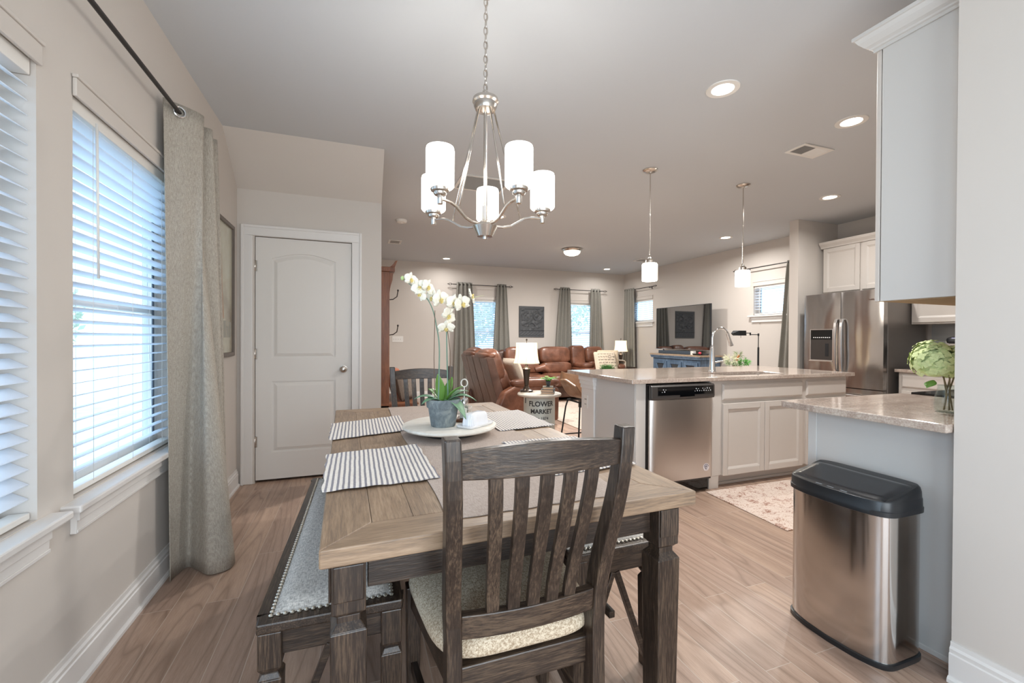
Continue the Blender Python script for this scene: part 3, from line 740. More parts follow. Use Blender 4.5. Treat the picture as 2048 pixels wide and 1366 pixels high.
nail_m = plain('pale_brass_nailhead', '#e0d8c8', .25, .8, var=.05)
def bench(loc, rot, label, length=1.22, first=[None]):
    if first[0]: return dup(first[0], loc, rot, label)
    t = thing('dining_bench', label, 'bench', loc, rot, 'upholstered dining benches'); first[0] = t
    w, h = .183, .475; l2 = length/2
    b = MB(); fr = .042
    b.box(-w, w, -l2, -l2+fr, h-.028, h).box(-w, w, l2-fr, l2, h-.028, h).box(-w, -w+fr, -l2+fr, l2-fr, h-.028, h).box(w-fr, w, -l2+fr, l2-fr, h-.028, h)
    b.box(-w+fr, w-fr, -l2+fr, l2-fr, h-.028, h-.012)
    b.build('top_frame', espresso_y, t, .005)
    def pad(u, v):
        x, y = 2*u-1, 2*v-1; X = x*(w-.034); Y = y*(l2-.034)
        ed = min(1, (1-abs(x))*(w-.034)/.05)*min(1, (1-abs(y))*(l2-.034)/.05)
        return (X, Y, h+.001+.020*(1-(1-max(0, ed))**2.2)*1)
    MB().grid(pad, 22, 60).build('seat_pad', benchpad_m, t)
    b = MB(); xs = w-.03; ys = l2-.03; step = .0165
    def nail(x, y): b.blob((x, y, h+.003), (.0062, .0062, .004), 1, 8, 5)
    n = int(2*ys/step)
    for i in range(n+1):
        for s_ in (-1, 1): nail(s_*xs, -ys+2*ys*i/n)
    n = int(2*xs/step)
    for i in range(1, n):
        for s_ in (-1, 1): nail(-xs+2*xs*i/n, s_*ys)
    b.build('nailhead_trim', nail_m, t)
    for sx in (-1, 1):
        MB().box(sx*(w-.018)-.009, sx*(w-.018)+.009, -l2+.06, l2-.06, .375, h-.028).build('side_apron', espresso_y, t, .002)
        for sy in (-1, 1):
            cx, cyy = sx*(w-.031), sy*(l2-.031); q = lambda s_, z_: [(cx-s_, cyy-s_, z_), (cx+s_, cyy-s_, z_), (cx+s_, cyy+s_, z_), (cx-s_, cyy+s_, z_)]
            b = MB(); b.hull(q(.028, .352), q(.028, h-.028)); b.hull(q(.02, .34), q(.028, .353)); b.hull(q(.029, .325), q(.02, .341)); b.hull(q(.025, 0), q(.029, .326)); b.build('leg', espresso_z, t, .003)
    for sy in (-1, 1):
        y = sy*(l2-.032)
        MB().box(-w+.055, w-.055, y-.009, y+.009, .375, h-.028).build('end_apron', espresso_x, t, .002)
        for sx in (-1, 1): MB().bar((sx*(w-.045), y, .03), (sx*.008, y, .378), .018, .026, (0, 1, 0)).build('diagonal_brace', espresso_x, t, .002)
    MB().box(-.012, .012, -l2+.04, l2-.04, .2, .225).build('long_stretcher', espresso_y, t, .002)
    return t
bench((-.045, 1.85, 0), -1.2, 'dark wood bench with grey nailhead seat on the window side of the table')
bench((.862, 1.90, 0), 1.0, 'dark wood bench with nailhead seat on the kitchen side of the table')

# --- cloths
def cloth(name, P, label, cat, mat, z, group=None, th=.003, wob=.0012):
    """P: near-left, near-right, far-right, far-left corners"""
    c = [sum(p[i] for p in P)/4 for i in (0, 1)]
    rnd = random.Random(len(label)); ph = [rnd.uniform(0, 6) for _ in range(4)]
    def fn(u, v, dz):
        a = [P[0][i]*(1-u)*(1-v)+P[1][i]*u*(1-v)+P[2][i]*u*v+P[3][i]*(1-u)*v for i in (0, 1)]
        e = .003*sin(22*v+ph[0]); f = .003*sin(25*u+ph[1])
        edge = min(u, v, 1-u, 1-v)
        return (a[0]-c[0]+e*(1 if u in (0, 1) else .3), a[1]-c[1]+f*(1 if v in (0, 1) else .3), dz+wob*(sin(9*u+ph[2])*sin(7*v+ph[3])+1))
    b = MB(); b.grid(lambda u, v: fn(u, v, th), 30, 30); b.grid(lambda u, v: fn(u, v, 0), 30, 30)
    n = 30
    for i in range(n-1):
        for (A, B_) in (((i/(n-1), 0), ((i+1)/(n-1), 0)), ((i/(n-1), 1), ((i+1)/(n-1), 1)), ((0, i/(n-1)), (0, (i+1)/(n-1))), ((1, i/(n-1)), (1, (i+1)/(n-1)))):
            b.add([fn(*A, 0), fn(*B_, 0), fn(*B_, th), fn(*A, th)], [(0, 1, 2, 3)], True)
    o = b.build(name, mat, loc=(c[0], c[1], z)); return tag(o, label, cat, group)
cloth('table_runner', [(.215, 1.045), (.735, 1.06), (.715, 2.87), (.19, 2.86)], 'taupe linen runner down the middle of the dining table', 'table runner', runner_m, TZ+.0005, th=.002, wob=.0006)
G = 'striped placemats on the dining table'
cloth('placemat', [(-.092, 1.345), (.252, 1.358), (.238, 1.815), (-.105, 1.765)], 'striped placemat on the left of the table, nearest the viewer', 'placemat', mat_m, TZ+.0045, G)
cloth('placemat', [(-.112, 2.015), (.235, 2.12), (.232, 2.52), (-.118, 2.385)], 'striped placemat on the left of the table, the far one by the closet door', 'placemat', mat_m, TZ+.0045, G)
cloth('placemat', [(.648, 1.955), (.955, 2.0), (.945, 2.49), (.665, 2.45)], 'striped placemat on the right of the table beside the butter dish', 'placemat', mat_m, TZ+.0045, G)
cloth('placemat', [(.60, 1.265), (.936, 1.285), (.93, 1.735), (.585, 1.74)], 'striped placemat mostly hidden behind the near chair back', 'placemat', mat_m, TZ+.0045, G)

# --- centrepiece
TR = (.412, 1.985)
t = thing('lazy_susan', 'round whitewashed wooden turntable tray in the middle of the table', 'tray', (*TR, TZ+.0045))
MB().lathe([(.0, .028), (.2, .028), (.213, .032), (.217, .038), (.215, .046), (.205, .05), (0, .05)], n=64).build('board', board_m, t)
MB().lathe([(.12, 0), (.122, .006), (.10, .012), (.09, .028), (0, .028)], n=40).build('turntable_base', dark_grey, t)
TT = TZ+.0547
PX, PY = .37, 1.93
t = thing('potted_orchid', 'white orchid with two tall flower stems in a grey cement pot', 'plant', (PX, PY, TT))
MB().lathe([(0, 0), (.052, 0), (.055, .004), (.068, .085), (.074, .086), (.078, .118), (.076, .123), (.069, .122), (.066, .095), (0, .094)], n=40).build('pot', pot_m, t)
MB().lathe([(0, .108), (.04, .107), (.067, .1)], n=24).build('potting_moss', plain('brown_moss', '#5d5244', .95, var=.3, scale=40), t)
def leaf(name, az, length, width, rise, droop, mat, z0=.105, off=.01, twist=0):
    n = 14; ca, sa = cos(az), sin(az)
    def fn(u, v):
        s_ = u*length; x = 2*v-1; w = width*max(0, sin(pi*(.06+.94*u**.8)))**.85
        hz = rise*u**.92*1.1-droop*1.2*u**2.2 + .25*w*abs(x)**1.5
        r_ = off+s_*cos(atan2(rise-droop, length)*.6)
        return (ca*r_-sa*x*w, sa*r_+ca*x*w+twist*x*w*0, z0+hz)
    return MB().grid(fn, n, 7).build(name, mat, t, solid=.0022)
for az, l_, w_, ri, dr, mt in [(112, .05, .025, .115, .0, leaf_m), (50, .085, .021, .105, .005, leaf_m), (20, .13, .024, .09, .05, leaf2_m), (-12, .14, .026, .085, .075, leaf2_m), (-50, .12, .036, .05, .10, leaf2_m), (168, .12, .026, .07, .05, leaf2_m), (200, .10, .022, .055, .05, leaf2_m), (-30, .09, .03, .1, .03, leaf_m), (140, .075, .026, .085, .03, leaf_m)]:
    leaf('leaf', radians(az), l_, w_, ri, dr, mt)
def L3(x, z, y=1.95): return Vector((x-PX, y-PY, z-TT))
stA = [L3(.345, TT+.1, 1.92), L3(.350, 1.05, 1.93), L3(.352, 1.18, 1.94), L3(.340, 1.27, 1.95), L3(.325, 1.335, 1.95), L3(.30, 1.385, 1.95), L3(.262, 1.42, 1.95), L3(.22, 1.45, 1.95), L3(.190, 1.472, 1.95)]
stB = [L3(.392, TT+.1, 1.93), L3(.390, 1.05, 1.94), L3(.388, 1.22, 1.95), L3(.392, 1.29, 1.95), L3(.408, 1.335, 1.95), L3(.44, 1.37, 1.95), L3(.48, 1.39, 1.95), L3(.52, 1.402, 1.95)]
def smooth_path(P, k=5):
    out = []
    for i in range(len(P)-1):
        p0, p1, p2, p3 = P[max(i-1, 0)], P[i], P[i+1], P[min(i+2, len(P)-1)]
        for j in range(k):
            s_ = j/k; out.append(.5*((2*p1)+(p2-p0)*s_+(2*p0-5*p1+4*p2-p3)*s_*s_+(3*p1-p0-3*p2+p3)*s_**3))
    return out+[P[-1]]
for st in (stA, stB): MB().tube(smooth_path(st), [.0032-.0014*i/len(smooth_path(st)) for i in range(len(smooth_path(st)))], 8).build('flower_stem', stem_m, t)
MB().tube([L3(.330, TT+.1, 1.92), L3(.328, 1.12, 1.935), L3(.333, 1.335, 1.945)], .0016, 6).build('support_stake', stake_m, t)
MB().tube([L3(.405, TT+.1, 1.93), L3(.403, 1.15, 1.945), L3(.392, 1.245, 1.95)], .0016, 6).build('support_stake', stake_m, t)
def petal(b, L_, w, cup, ang, base_r, twist=0, M=None, zoff=0):
    def fn(u, v):
        x = 2*v-1; r_ = base_r+u*L_; ww = w*(sin(pi*(.08+.90*u**.85))**.75)
        y = -cup*(u**1.5)*.5+cup*.6*(x*x)*u-.0+zoff+.0015*sin(9*u+5*x)
        a = ang; p = Vector((r_*cos(a)-x*ww*sin(a), y, r_*sin(a)+x*ww*cos(a)))
        return M @ p if M else p
    b.grid(fn, 8, 7)
def flower(pos, yaw_, pitch_, roll_, s_=1.0, bud=False):
    M = Matrix.Translation(pos) @ Matrix.Rotation(radians(yaw_), 4, 'Z') @ Matrix.Rotation(radians(pitch_), 4, 'X') @ Matrix.Rotation(radians(roll_), 4, 'Y') @ Matrix.Scale(s_, 4)
    b = MB()
    for a in (90, 210, 330): petal(b, .036, .0135, .012, radians(a), .003, M=M, zoff=.001)
    for a in (12, 168): petal(b, .038, .023, .010, radians(a), .003, M=M, zoff=-.003)
    f = b.build('flower', petal_m, t, solid=.0009)
    c_ = MB(); petal(c_, .016, .007, -.018, radians(270), .001, M=M, zoff=-.008); petal(c_, .010, .006, -.014, radians(225), .001, M=M, zoff=-.008); petal(c_, .010, .006, -.014, radians(315), .001, M=M, zoff=-.008)
    c_.blob(M @ Vector((0, -.010, .001)), (.004*s_, .006*s_, .004*s_), 1, 8, 6); c_.build('lip', lip_m, f, solid=.0009)
for pos, a, b_, c_, s_ in [(L3(.225, 1.468, 1.94), 30, -10, 10, .9), (L3(.262, 1.437, 1.935), -15, 15, -30, .95), (L3(.298, 1.437, 1.93), 40, -5, 25, 1.0), (L3(.268, 1.405, 1.94), -30, 20, 60, .8),
                        (L3(.352, 1.385, 1.925), 30, 5, -15, 1.15), (L3(.322, 1.392, 1.94), -60, 5, 20, .95),
                        (L3(.418, 1.372, 1.94), 15, -5, 10, 1.05), (L3(.455, 1.370, 1.935), 25, 5, -20, 1.15), (L3(.502, 1.408, 1.95), 70, -20, 30, 1.05),
                        (L3(.392, 1.312, 1.935), 35, 10, 35, 1.1), (L3(.383, 1.258, 1.94), -5, 35, 0, 1.0)]:
    flower(pos, a, b_, c_, s_)
bd = MB().blob(L3(.190, 1.474, 1.95), (.008, .008, .010), 1, 12, 8); bd.build('flower_bud', plain('green_bud', '#b9cf8e', .5), t)
MB().tube([L3(.52, 1.402, 1.95), L3(.545, 1.408, 1.95), L3(.565, 1.412, 1.95)], [.0015, .001, .0005], 6).build('stem_tip', plain('pale_stem_tip', '#cfd6a8', .5), t)

# --- salt and pepper caddy
t = thing('shaker_caddy', 'wooden condiment caddy with a white ring handle beside the orchid pot', 'caddy', (.488, 2.02, TT), -20)
MB().box(-.035, .035, -.05, .05, 0, .014).build('tray', cherry, t, .004)
wirem = plain('white_wire', '#d9d5cd', .4, .2)
MB().tube([(0, 0, .012), (0, 0, .165)], .003, 8).tube([(.0155*cos(a), 0, .180+.0185*sin(a)) for a in [2*pi*i/20 for i in range(20)]], .003, 8, True).build('ring_handle', wirem, t)
b = MB()
for z in (.04, .062):
    b.tube([(.032, -.047, z), (.032, .047, z), (-.032, .047, z), (-.032, -.047, z)], .0014, 6, True)
for sx in (-1, 1):
    for sy in (-1, 1): b.tube([(sx*.032, sy*.047, .012), (sx*.032, sy*.047, .064)], .0014, 6)
b.build('wire_rail', wirem, t)
def shaker(loc, label, fill, first=[None]):
    s_ = thing('shaker', label, 'shaker', loc, -20)
    MB().lathe([(0, .001), (.017, .001), (.019, .005), (.019, .055), (.014, .064), (.0135, .07)], n=8, smooth=False).build('glass_body', jar_m, s_)
    MB().lathe([(0, .003), (.0165, .003), (.0165, .048), (0, .048)], n=8, smooth=False).build('contents', fill, s_)
    MB().lathe([(.0155, .066), (.016, .068), (.016, .082), (.012, .090), (0, .092)], n=20).build('cap', chrome, s_)
shaker((.479, 1.998, TT+.0145), 'glass salt shaker with chrome cap in the caddy', plain('salt', '#eeeae4', .9))
shaker((.497, 2.044, TT+.0145), 'glass pepper shaker at the back of the caddy', plain('ground_pepper', '#8c857d', .9, var=.3, scale=300))
# --- butter dish
t = thing('butter_dish', 'white ceramic butter dish with a pleated lid on the tray', 'butter dish', (.508, 1.885, TT), 38)
def bt(u, v):
    a = 2*pi*u; e = .35; q = lambda x: math.copysign(abs(x)**e, x); r_ = [0, .9, 1.0, 1.06, 1.04, .9, 0][v]; z = [0, 0, .003, .011, .0125, .006, .006][v]
    return (q(cos(a))*.088*r_, q(sin(a))*.046*r_, z)
MB().grid(lambda u, v: bt(u, round(v*6)), 48, 7, cu=True).build('dish', white_cer, t)
def lid(u, v):
    a = 2*pi*u; e = .4; q = lambda x: math.copysign(abs(x)**e, x); zz = [0, .3, .6, .85, .97, 1, 1][v]*.056; r_ = [1, .97, .93, .87, .72, .4, 0][v]
    rib = 1+(.02*sin(a*28) if v < 5 else 0)
    return (q(cos(a))*.068*r_*rib, q(sin(a))*.031*r_*rib, .0068+zz)
MB().grid(lambda u, v: lid(u, round(v*6)), 168, 7, cu=True).build('lid', white_cer, t)

# ================================================================== KITCHEN
CT = .91
def cab_door(t, name, x0, x1, z0, z1, y, mat=cab_m, rail=.05, knob=None):
    """framed door with a sloped bead and sunk panel, front face towards -y at y"""
    b = MB(); th = .018
    b.box(x0, x0+rail, y, y+th, z0, z1).box(x1-rail, x1, y, y+th, z0, z1).box(x0+rail, x1-rail, y, y+th, z0, z0+rail).box(x0+rail, x1-rail, y, y+th, z1-rail, z1)
    o = b.build(name, mat, t, .0035)
    p = MB().rect_ring(x0+rail, x1-rail, z0+rail, z1-rail, y+.001, .018, y+.010)
    p.add([(x0+rail+.018, y+.010, z0+rail+.018), (x1-rail-.018, y+.010, z0+rail+.018), (x1-rail-.018, y+.010, z1-rail-.018), (x0+rail+.018, y+.010, z1-rail-.018)], [(0, 1, 2, 3)])
    p.box(x0+rail*.5, x1-rail*.5, y+.0112, y+.017, z0+rail*.5, z1-rail*.5)
    p.build('door_panel', mat, o); return o
def drawer_front(t, name, x0, x1, z0, z1, y, mat=cab_m):
    b = MB(); th = .018; c_ = .013
    A = [(x0, y+th, z0), (x1, y+th, z0), (x1, y+th, z1), (x0, y+th, z1)]; M_ = [(p[0], y+.010, p[2]) for p in A]; T_ = [(x0+c_, y, z0+c_), (x1-c_, y, z0+c_), (x1-c_, y, z1-c_), (x0+c_, y, z1-c_)]
    b.hull(A, M_); b.add(M_+T_, [(k, (k+1) % 4, 4+(k+1) % 4, 4+k) for k in range(4)]+[(4, 5, 6, 7)])
    return b.build(name, mat, t, .0015)

IF = 2.71   # face frame of the island
t = thing('island_cabinet', 'greige kitchen island cabinet with panelled doors and a post at its back corner', 'cabinet', (0, 0, 0))
b = MB().box(1.972, 2.06, IF, 3.28, 0, CT-.032)
b.box(2.675, 4.30, IF, IF+.02, .105, CT-.034).box(2.675, 2.82, IF+.02, 3.28, .105, CT-.034).box(3.72, 4.30, IF+.02, 3.28, .105, CT-.034).box(2.82, 3.72, IF+.02, 3.28, .105, .62).box(2.82, 3.72, 3.15, 3.28, .62, CT-.034).box(2.06, 2.675, IF+.55, 3.28, .0, CT-.034)
b.box(2.675, 2.775, IF, IF+.04, 0, .105).box(2.775, 4.30, IF+.075, 3.28, 0, .105); b.build('carcass', cab_m, t, .002)
MB().box(1.966, 1.972, IF+.006, 3.28, 0, CT-.034).build('end_panel', panel_m, t, .001)
MB().box(2.775, 4.30, IF+.055, IF+.075, 0, .022).build('shoe_trim', cab_m, t, .004)
drawer_front(t, 'false_drawer_front', 2.80, 3.715, .715, .848, IF-.018)
drawer_front(t, 'drawer_front', 3.765, 4.285, .715, .848, IF-.018)
cab_door(t, 'door', 2.803, 3.257, .10, .688, IF-.018); cab_door(t, 'door', 3.263, 3.717, .10, .688, IF-.018); cab_door(t, 'door', 3.765, 4.285, .10, .688, IF-.018)
MB().box(1.95, 4.30, 3.285, 3.50, 0, CT-.034).build('back_wall', trim_m, t, .002)
b = MB()
for (o_, za, zb) in ((.022, .835, CT-.034), (.015, .80, .835), (.008, .765, .80)): b.box(1.95-o_, 2.05, 3.285-o_, 3.50+o_, za, zb)
b.build('post_capital', trim_m, t, .003)
t = thing('wall_outlet', 'white outlet plate on the post of the island', 'outlet', (1.9492, 3.415, .645))
MB().box(-.005, 0, -.036, .036, -.058, .058).build('cover_plate', white_pl, t, .002)
for z in (-.022, .022):
    MB().box(-.0065, -.005, -.012, -.006, z-.006, z+.006).box(-.0065, -.005, .006, .012, z-.006, z+.006).build('socket_slots', dark_grey, t)
# countertop with the sink cut-out
t = thing('island_countertop', 'beige granite slab with an overhang on top of the island', 'countertop', (0, 0, 0))
cx0, cx1, cy0, cy1 = 1.905, 4.355, 2.665, 3.70; sx0, sx1, sy0, sy1 = 2.90, 3.62, 2.77, 3.07
b = MB()
def ring_hole(b, ox, ix, z0, z1, n=12):
    """slab with a rounded-rectangle hole"""
    x0, x1, y0, y1 = ox; a0, a1, c0, c1 = ix; r = .07; I = []; O = []
    for (qx, qy, st) in ((a1-r, c1-r, 0), (a0+r, c1-r, 1), (a0+r, c0+r, 2), (a1-r, c0+r, 3)):
        for k in range(n+1):
            a = pi/2*(st+k/n); I.append((qx+r*cos(a), qy+r*sin(a)))
    mx, my = (a0+a1)/2, (c0+c1)/2
    for (px_, py_) in I:
        dx, dy = px_-mx, py_-my; s1 = ((x1-mx)/dx if dx > 1e-6 else (x0-mx)/dx if dx < -1e-6 else 1e9); s2 = ((y1-my)/dy if dy > 1e-6 else (y0-my)/dy if dy < -1e-6 else 1e9)
        s_ = min(s1, s2); O.append((mx+dx*s_, my+dy*s_))
    # make sure the outer corners are hit exactly
    for cxx, cyy in ((x1, y1), (x0, y1), (x0, y0), (x1, y0)):
        k = min(range(len(O)), key=lambda i: (O[i][0]-cxx)**2+(O[i][1]-cyy)**2); O[k] = (cxx, cyy)
    m_ = len(I); V = [(*p, z0) for p in O]+[(*p, z1) for p in O]+[(*p, z0) for p in I]+[(*p, z1) for p in I]; Fc = []
    for i in range(m_):
        j = (i+1) % m_
        Fc += [(i, j, m_+j, m_+i), (m_+i, m_+j, 3*m_+j, 3*m_+i), (2*m_+j, 2*m_+i, 3*m_+i, 3*m_+j), (j, i, 2*m_+i, 2*m_+j)]
    return b.add(V, Fc)
ring_hole(b, (cx0, cx1, cy0, cy1), (sx0, sx1, sy0, sy1), CT-.032, CT).build('slab', granite_m, t, .004)
t = thing('kitchen_sink', 'undermount steel sink set into the island countertop', 'sink', (3.26, 2.92, CT-.034))
def bowl(u, v):
    a = 2*pi*u; e = .35; q = lambda x: math.copysign(abs(x)**e, x); r_ = [1.05, 1, .97, .94, .86, 0][v]; z = [0, 0, -.08, -.16, -.185, -.19][v]
    return (q(cos(a))*.375*r_, q(sin(a))*.165*r_, z)
MB().grid(lambda u, v: bowl(u, round(v*5)), 40, 6, cu=True).build('basin', steel_v, t, solid=.002)
MB().lathe([(.0, .002), (.03, .002), (.04, .004), (.042, .0)], (0, 0, -.188), 20).build('drain', chrome, t)
t = thing('kitchen_faucet', 'tall chrome gooseneck faucet with pull-down spout at the island sink', 'faucet', (3.12, 3.13, CT), 0)
MB().lathe([(.034, 0), (.034, .006), (.030, .010), (.028, .02), (.020, .22), (.017, .235), (.0125, .25), (0, .252)], n=24).build('body', chrome, t)
P = [(0, 0, .245), (.0, -.0, .30)]+[(.085-.085*cos(a), -.02*sin(a/2), .315+.092*sin(a)) for a in [pi*k/14*.86 for k in range(15)]]
e_ = P[-1]; MB().tube(P, .0115, 12).build('neck', chrome, t)
MB().lathe([(.0125, 0), (.0135, -.01), (.0145, -.05), (.019, -.12), (.019, -.13), (0, -.13)], n=20).build('spray_head', chrome, t)
o = t.children[-1]; o.location = (e_[0]-.002, e_[1], e_[2]+.008); o.rotation_euler = (0, radians(-22), 0)
MB().tube([(.02, 0, .085), (.045, -.004, .088), (.11, -.015, .10)], [.011, .009, .006], 10).build('handle', chrome, t)

# dishwasher
t = thing('dishwasher', 'stainless steel dishwasher with a dark control panel in the island', 'dishwasher', (2.368, 2.655, 0))
wv = .301
MB().box(-wv, wv, .03, .57, .10, .865).build('tub_housing', dark_grey, t)
def dwf(u, v):
    x = 2*u-1; return (x*wv, .004*x**4+.016*(abs(x) > .985), .125+v*.625)
b = MB().grid(dwf, 25, 4); b.box(-wv, wv, .0185, .04, .125, .75); b.build('door', steel_v, t)
b = MB(); P = [(.0, .752), (-.006, .768), (-.004, .852), (.006, .862), (.045, .862), (.045, .752)]; b.prism(P, 'x', -wv, wv); b.build('control_panel', dark_grey, t, .003)
MB().prism([(-.0075, .785), (-.0055, .848), (-.0035, .848), (-.0055, .785)], 'x', -.245, .285).build('display_strip', blk_gloss, t)
MB().prism([(-.0082, .770), (.002, .757), (.002, .79), (-.0076, .789)], 'x', -.04, .10).build('handle_pocket', blk_gloss, t)
lab = MB(); r_ = random.Random(3)
for (xa, n_) in ((.10, 5), (.165, 9), (-.21, 4)):
    for i in range(n_):
        xx = xa+i*.011; zz = .825 if i % 2 else .808
        lab.box(xx, xx+.006, -.0079, -.0062, zz, zz+.004+.003*(i % 3))
lab.build('panel_lettering', plain('pale_print', '#cfd3d6', .5), t)
MB().box(-wv+.01, wv-.01, .05, .06, .01, .105).build('toe_plate', blk_gloss, t)
b = MB(); b.lathe([(0, -.0008), (.030, -.0008), (.030, .0)], n=32); s_ = b.build('sticker', plain('white_sticker', '#e9e4e6', .5), t, label='round white sticker with a dark ring of lettering'); s_.location = (.225, -.0003, .205); s_.rotation_euler = (pi/2, 0, 0)
b = MB()
for i in range(12):
    a = pi*.08+pi*.84*i/11; b.box(.022*cos(a)-.0018, .022*cos(a)+.0018, .022*sin(a)-.0022, .022*sin(a)+.0022, .0006, .0012)
b.tube([(.012*cos(a), .012*sin(a)-.002, .001) for a in [radians(50+k*26) for k in range(11)]], .0022, 6); b.box(0, .011, -.003, .001, .0006, .0014)
k_ = b.build('sticker_print', plain('navy_print', '#3a3550', .5), s_); 
s_.rotation_euler = (pi/2, 0, 0)

# fridge and its surroundings (fronts face -x)
t = thing('refrigerator', 'stainless steel french-door refrigerator with ice dispenser', 'refrigerator', (5.20, 3.345, 0), -90)
w = .425    # local x runs towards -y, front at y=0 towards -y local
FT = 1.755
MB().box(-w, w, .085, .74, .02, FT-.02).build('cabinet', plain('grey_fridge_side', '#8b8784', .35, .6, var=.02), t, .006)
def fdoor(name, xa, xb, za, zb):
    def fn(u, v):
        x = 2*u-1; return (xa+(xb-xa)*u, .012*x**4, za+(zb-za)*v)
    b = MB().grid(fn, 21, 8); b.box(xa+.001, xb-.001, .0122, .08, za, zb); return b.build(name, steel_fr, t)
fdoor('left_door', -w, -.003, .68, FT); fdoor('right_door', .003, w, .68, FT); fdoor('freezer_drawer', -w, w, .06, .67)
for sx in (-1, 1):
    pts = [(sx*.032, -.012+(-.038)*sin(pi*k/14)**.35, .83+.62*k/14) for k in range(15)]
    MB().sweep(pts, .028, .016).build('door_handle', steel_v, t, .003)
MB().sweep([(-.33+.66*k/14, -.012-.05*sin(pi*k/14)**.6, .60) for k in range(15)], .016, .026, side=(0, 0, 1)).build('drawer_handle', steel_v, t, .003)
dx0, dx1 = -.335, -.085
b = MB().box(dx0-.008, dx1+.008, -.003, .012, .965, .975).box(dx0-.008, dx0, -.003, .012, .975, 1.33).box(dx1, dx1+.008, -.003, .012, .975, 1.33).box(dx0-.008, dx1+.008, -.003, .012, 1.33, 1.34); b.build('dispenser_frame', steel_v, t, .002)
MB().box(dx0, dx1, -.002, .011, 1.215, 1.33).build('dispenser_display', blk_gloss, t)
MB().box(dx0, dx1, -.0006, .011, .975, 1.215).build('dispenser_recess', dark_grey, t)
MB().box(-.165, -.125, -.004, 0, 1.02, 1.17).build('dispenser_paddle', black_pl, t, .003)
MB().box(dx0-.01, dx1+.01, -.018, .0, .955, .968).build('drip_tray', steel_v, t, .003)
b = MB()
for i in range(9): b.box(dx0+.03+i*.023, dx0+.044+i*.023, -.003, -.0015, 1.235, 1.245)
b.build('dispenser_lettering', plain('white_print', '#d8dadb', .5), t)
b = MB()
for i, hh in enumerate((.016, .012, .016, .016, .010, .016, .014)): b.box(.29+i*.0125, .299+i*.0125, -.003, .004, 1.642, 1.642+hh)
b.build('brand_badge', chrome, t)
UP = 5.67
def upper(name, label, y_hi, y_lo, z0, z1, splits, crown=True):
    """wall cabinet on the x=6 wall, doors facing -x; spans y_hi..y_lo"""
    t = thing(name, label, 'cabinet', (UP, y_hi, 0), -90); Lh = y_hi-y_lo
    MB().box(0, Lh, 0, TX-UP-.002, z0, z1).build('carcass', cab_m, t, .002)
    for a, b_ in zip(splits, splits[1:]): cab_door(t, 'door', a+.012, b_-.012, z0+.018, z1-.025, -.018)
    if crown:
        P = [(-.002, z1-.02), (-.02, z1-.02), (-.026, z1), (-.05, z1+.03), (-.058, z1+.05), (-.058, z1+.06), (.02, z1+.06), (.02, z1-.02)]
        MB().prism([(a, b_) for a, b_ in P], 'x', -.02, Lh).build('crown_moulding', cab_m, t, .002)
    return t
upper('wall_cabinet', 'greige wall cabinet with crown above the refrigerator', 3.86, 2.96, 1.80, 2.40, [0, .45, .90])
upper('wall_cabinet', 'greige wall cabinet right of the refrigerator above the coffee maker', 2.915, 1.0, 1.385, 2.40, [0, .46, .95, 1.43, 1.91])
t = thing('base_cabinet', 'greige base cabinet right of the refrigerator', 'cabinet', (5.37, 2.865, 0), -90)
MB().box(0, 1.3, 0, .62, .1, CT-.032).box(0, 1.3, .07, .62, 0, .1).build('carcass', cab_m, t, .002)
drawer_front(t, 'drawer_front', .03, .60, .72, .85, -.018); drawer_front(t, 'drawer_front', .64, 1.26, .72, .85, -.018)
cab_door(t, 'door', .03, .60, .12, .69, -.018); cab_door(t, 'door', .64, 1.26, .12, .69, -.018)
t = thing('back_countertop', 'beige granite countertop under the coffee maker right of the refrigerator', 'countertop', (0, 0, 0))
MB().box(5.33, TX-.002, 1.56, 2.885, CT-.032, CT).build('slab', granite_m, t, .004)
def tile_mat():
    m, N, L, B = base('grey_glass_tile'); v = coords(N, L, (1, 1, 1), 'Object', (pi/2, 0, pi/2))
    br = N.new('ShaderNodeTexBrick'); L.new(v, br.inputs['Vector']); br.inputs['Scale'].default_value = 1; br.inputs['Brick Width'].default_value = .2; br.inputs['Row Height'].default_value = .05
    br.inputs['Mortar Size'].default_value = .0015; br.inputs['Color1'].default_value = lin('#a9aaa8'); br.inputs['Color2'].default_value = lin('#b7b8b6'); br.inputs['Mortar'].default_value = lin('#c4c4c2')
    L.new(br.outputs['Color'], B.inputs['Base Color']); B.inputs['Roughness'].default_value = .2; return m
struct('trim_3', MB().box(TX-.008, TX, .9, 2.895, CT, 1.385), tile_mat(), label='grey tile backsplash')
t = thing('coffee_maker', 'black and silver coffee maker on the back counter', 'coffee maker', (5.72, 2.50, CT), 0)
MB().blob((0, 0, .15), (.10, .075, .15), .45).build('column', black_pl, t)
MB().blob((-.07, 0, .27), (.125, .085, .055), .55).build('brew_head', plain('silver_plastic', '#b9b4ad', .35, .4), t)
MB().blob((-.10, 0, .295), (.10, .074, .045), .6).build('top_panel', black_pl, t)
MB().blob((-.165, 0, .312), (.028, .03, .018), .5).build('screen', glow('blue_screen', '#5560d8', .8), t)
MB().box(-.18, -.06, -.07, .07, 0, .03).build('drip_base', black_pl, t, .006)
t = thing('glass_canister', 'small lidded glass canister on the back counter beside the fridge', 'canister', (5.62, 2.80, CT), 10)
MB().lathe([(0, .001), (.05, .001), (.054, .006), (.054, .055), (.044, .066)], n=28).build('jar', plain('smoky_glass', '#a8a39d', .1, .3), t)
MB().lathe([(.046, .066), (.05, .07), (.05, .08), (.012, .086), (.014, .096), (0, .1)], n=28).build('lid', chrome, t)

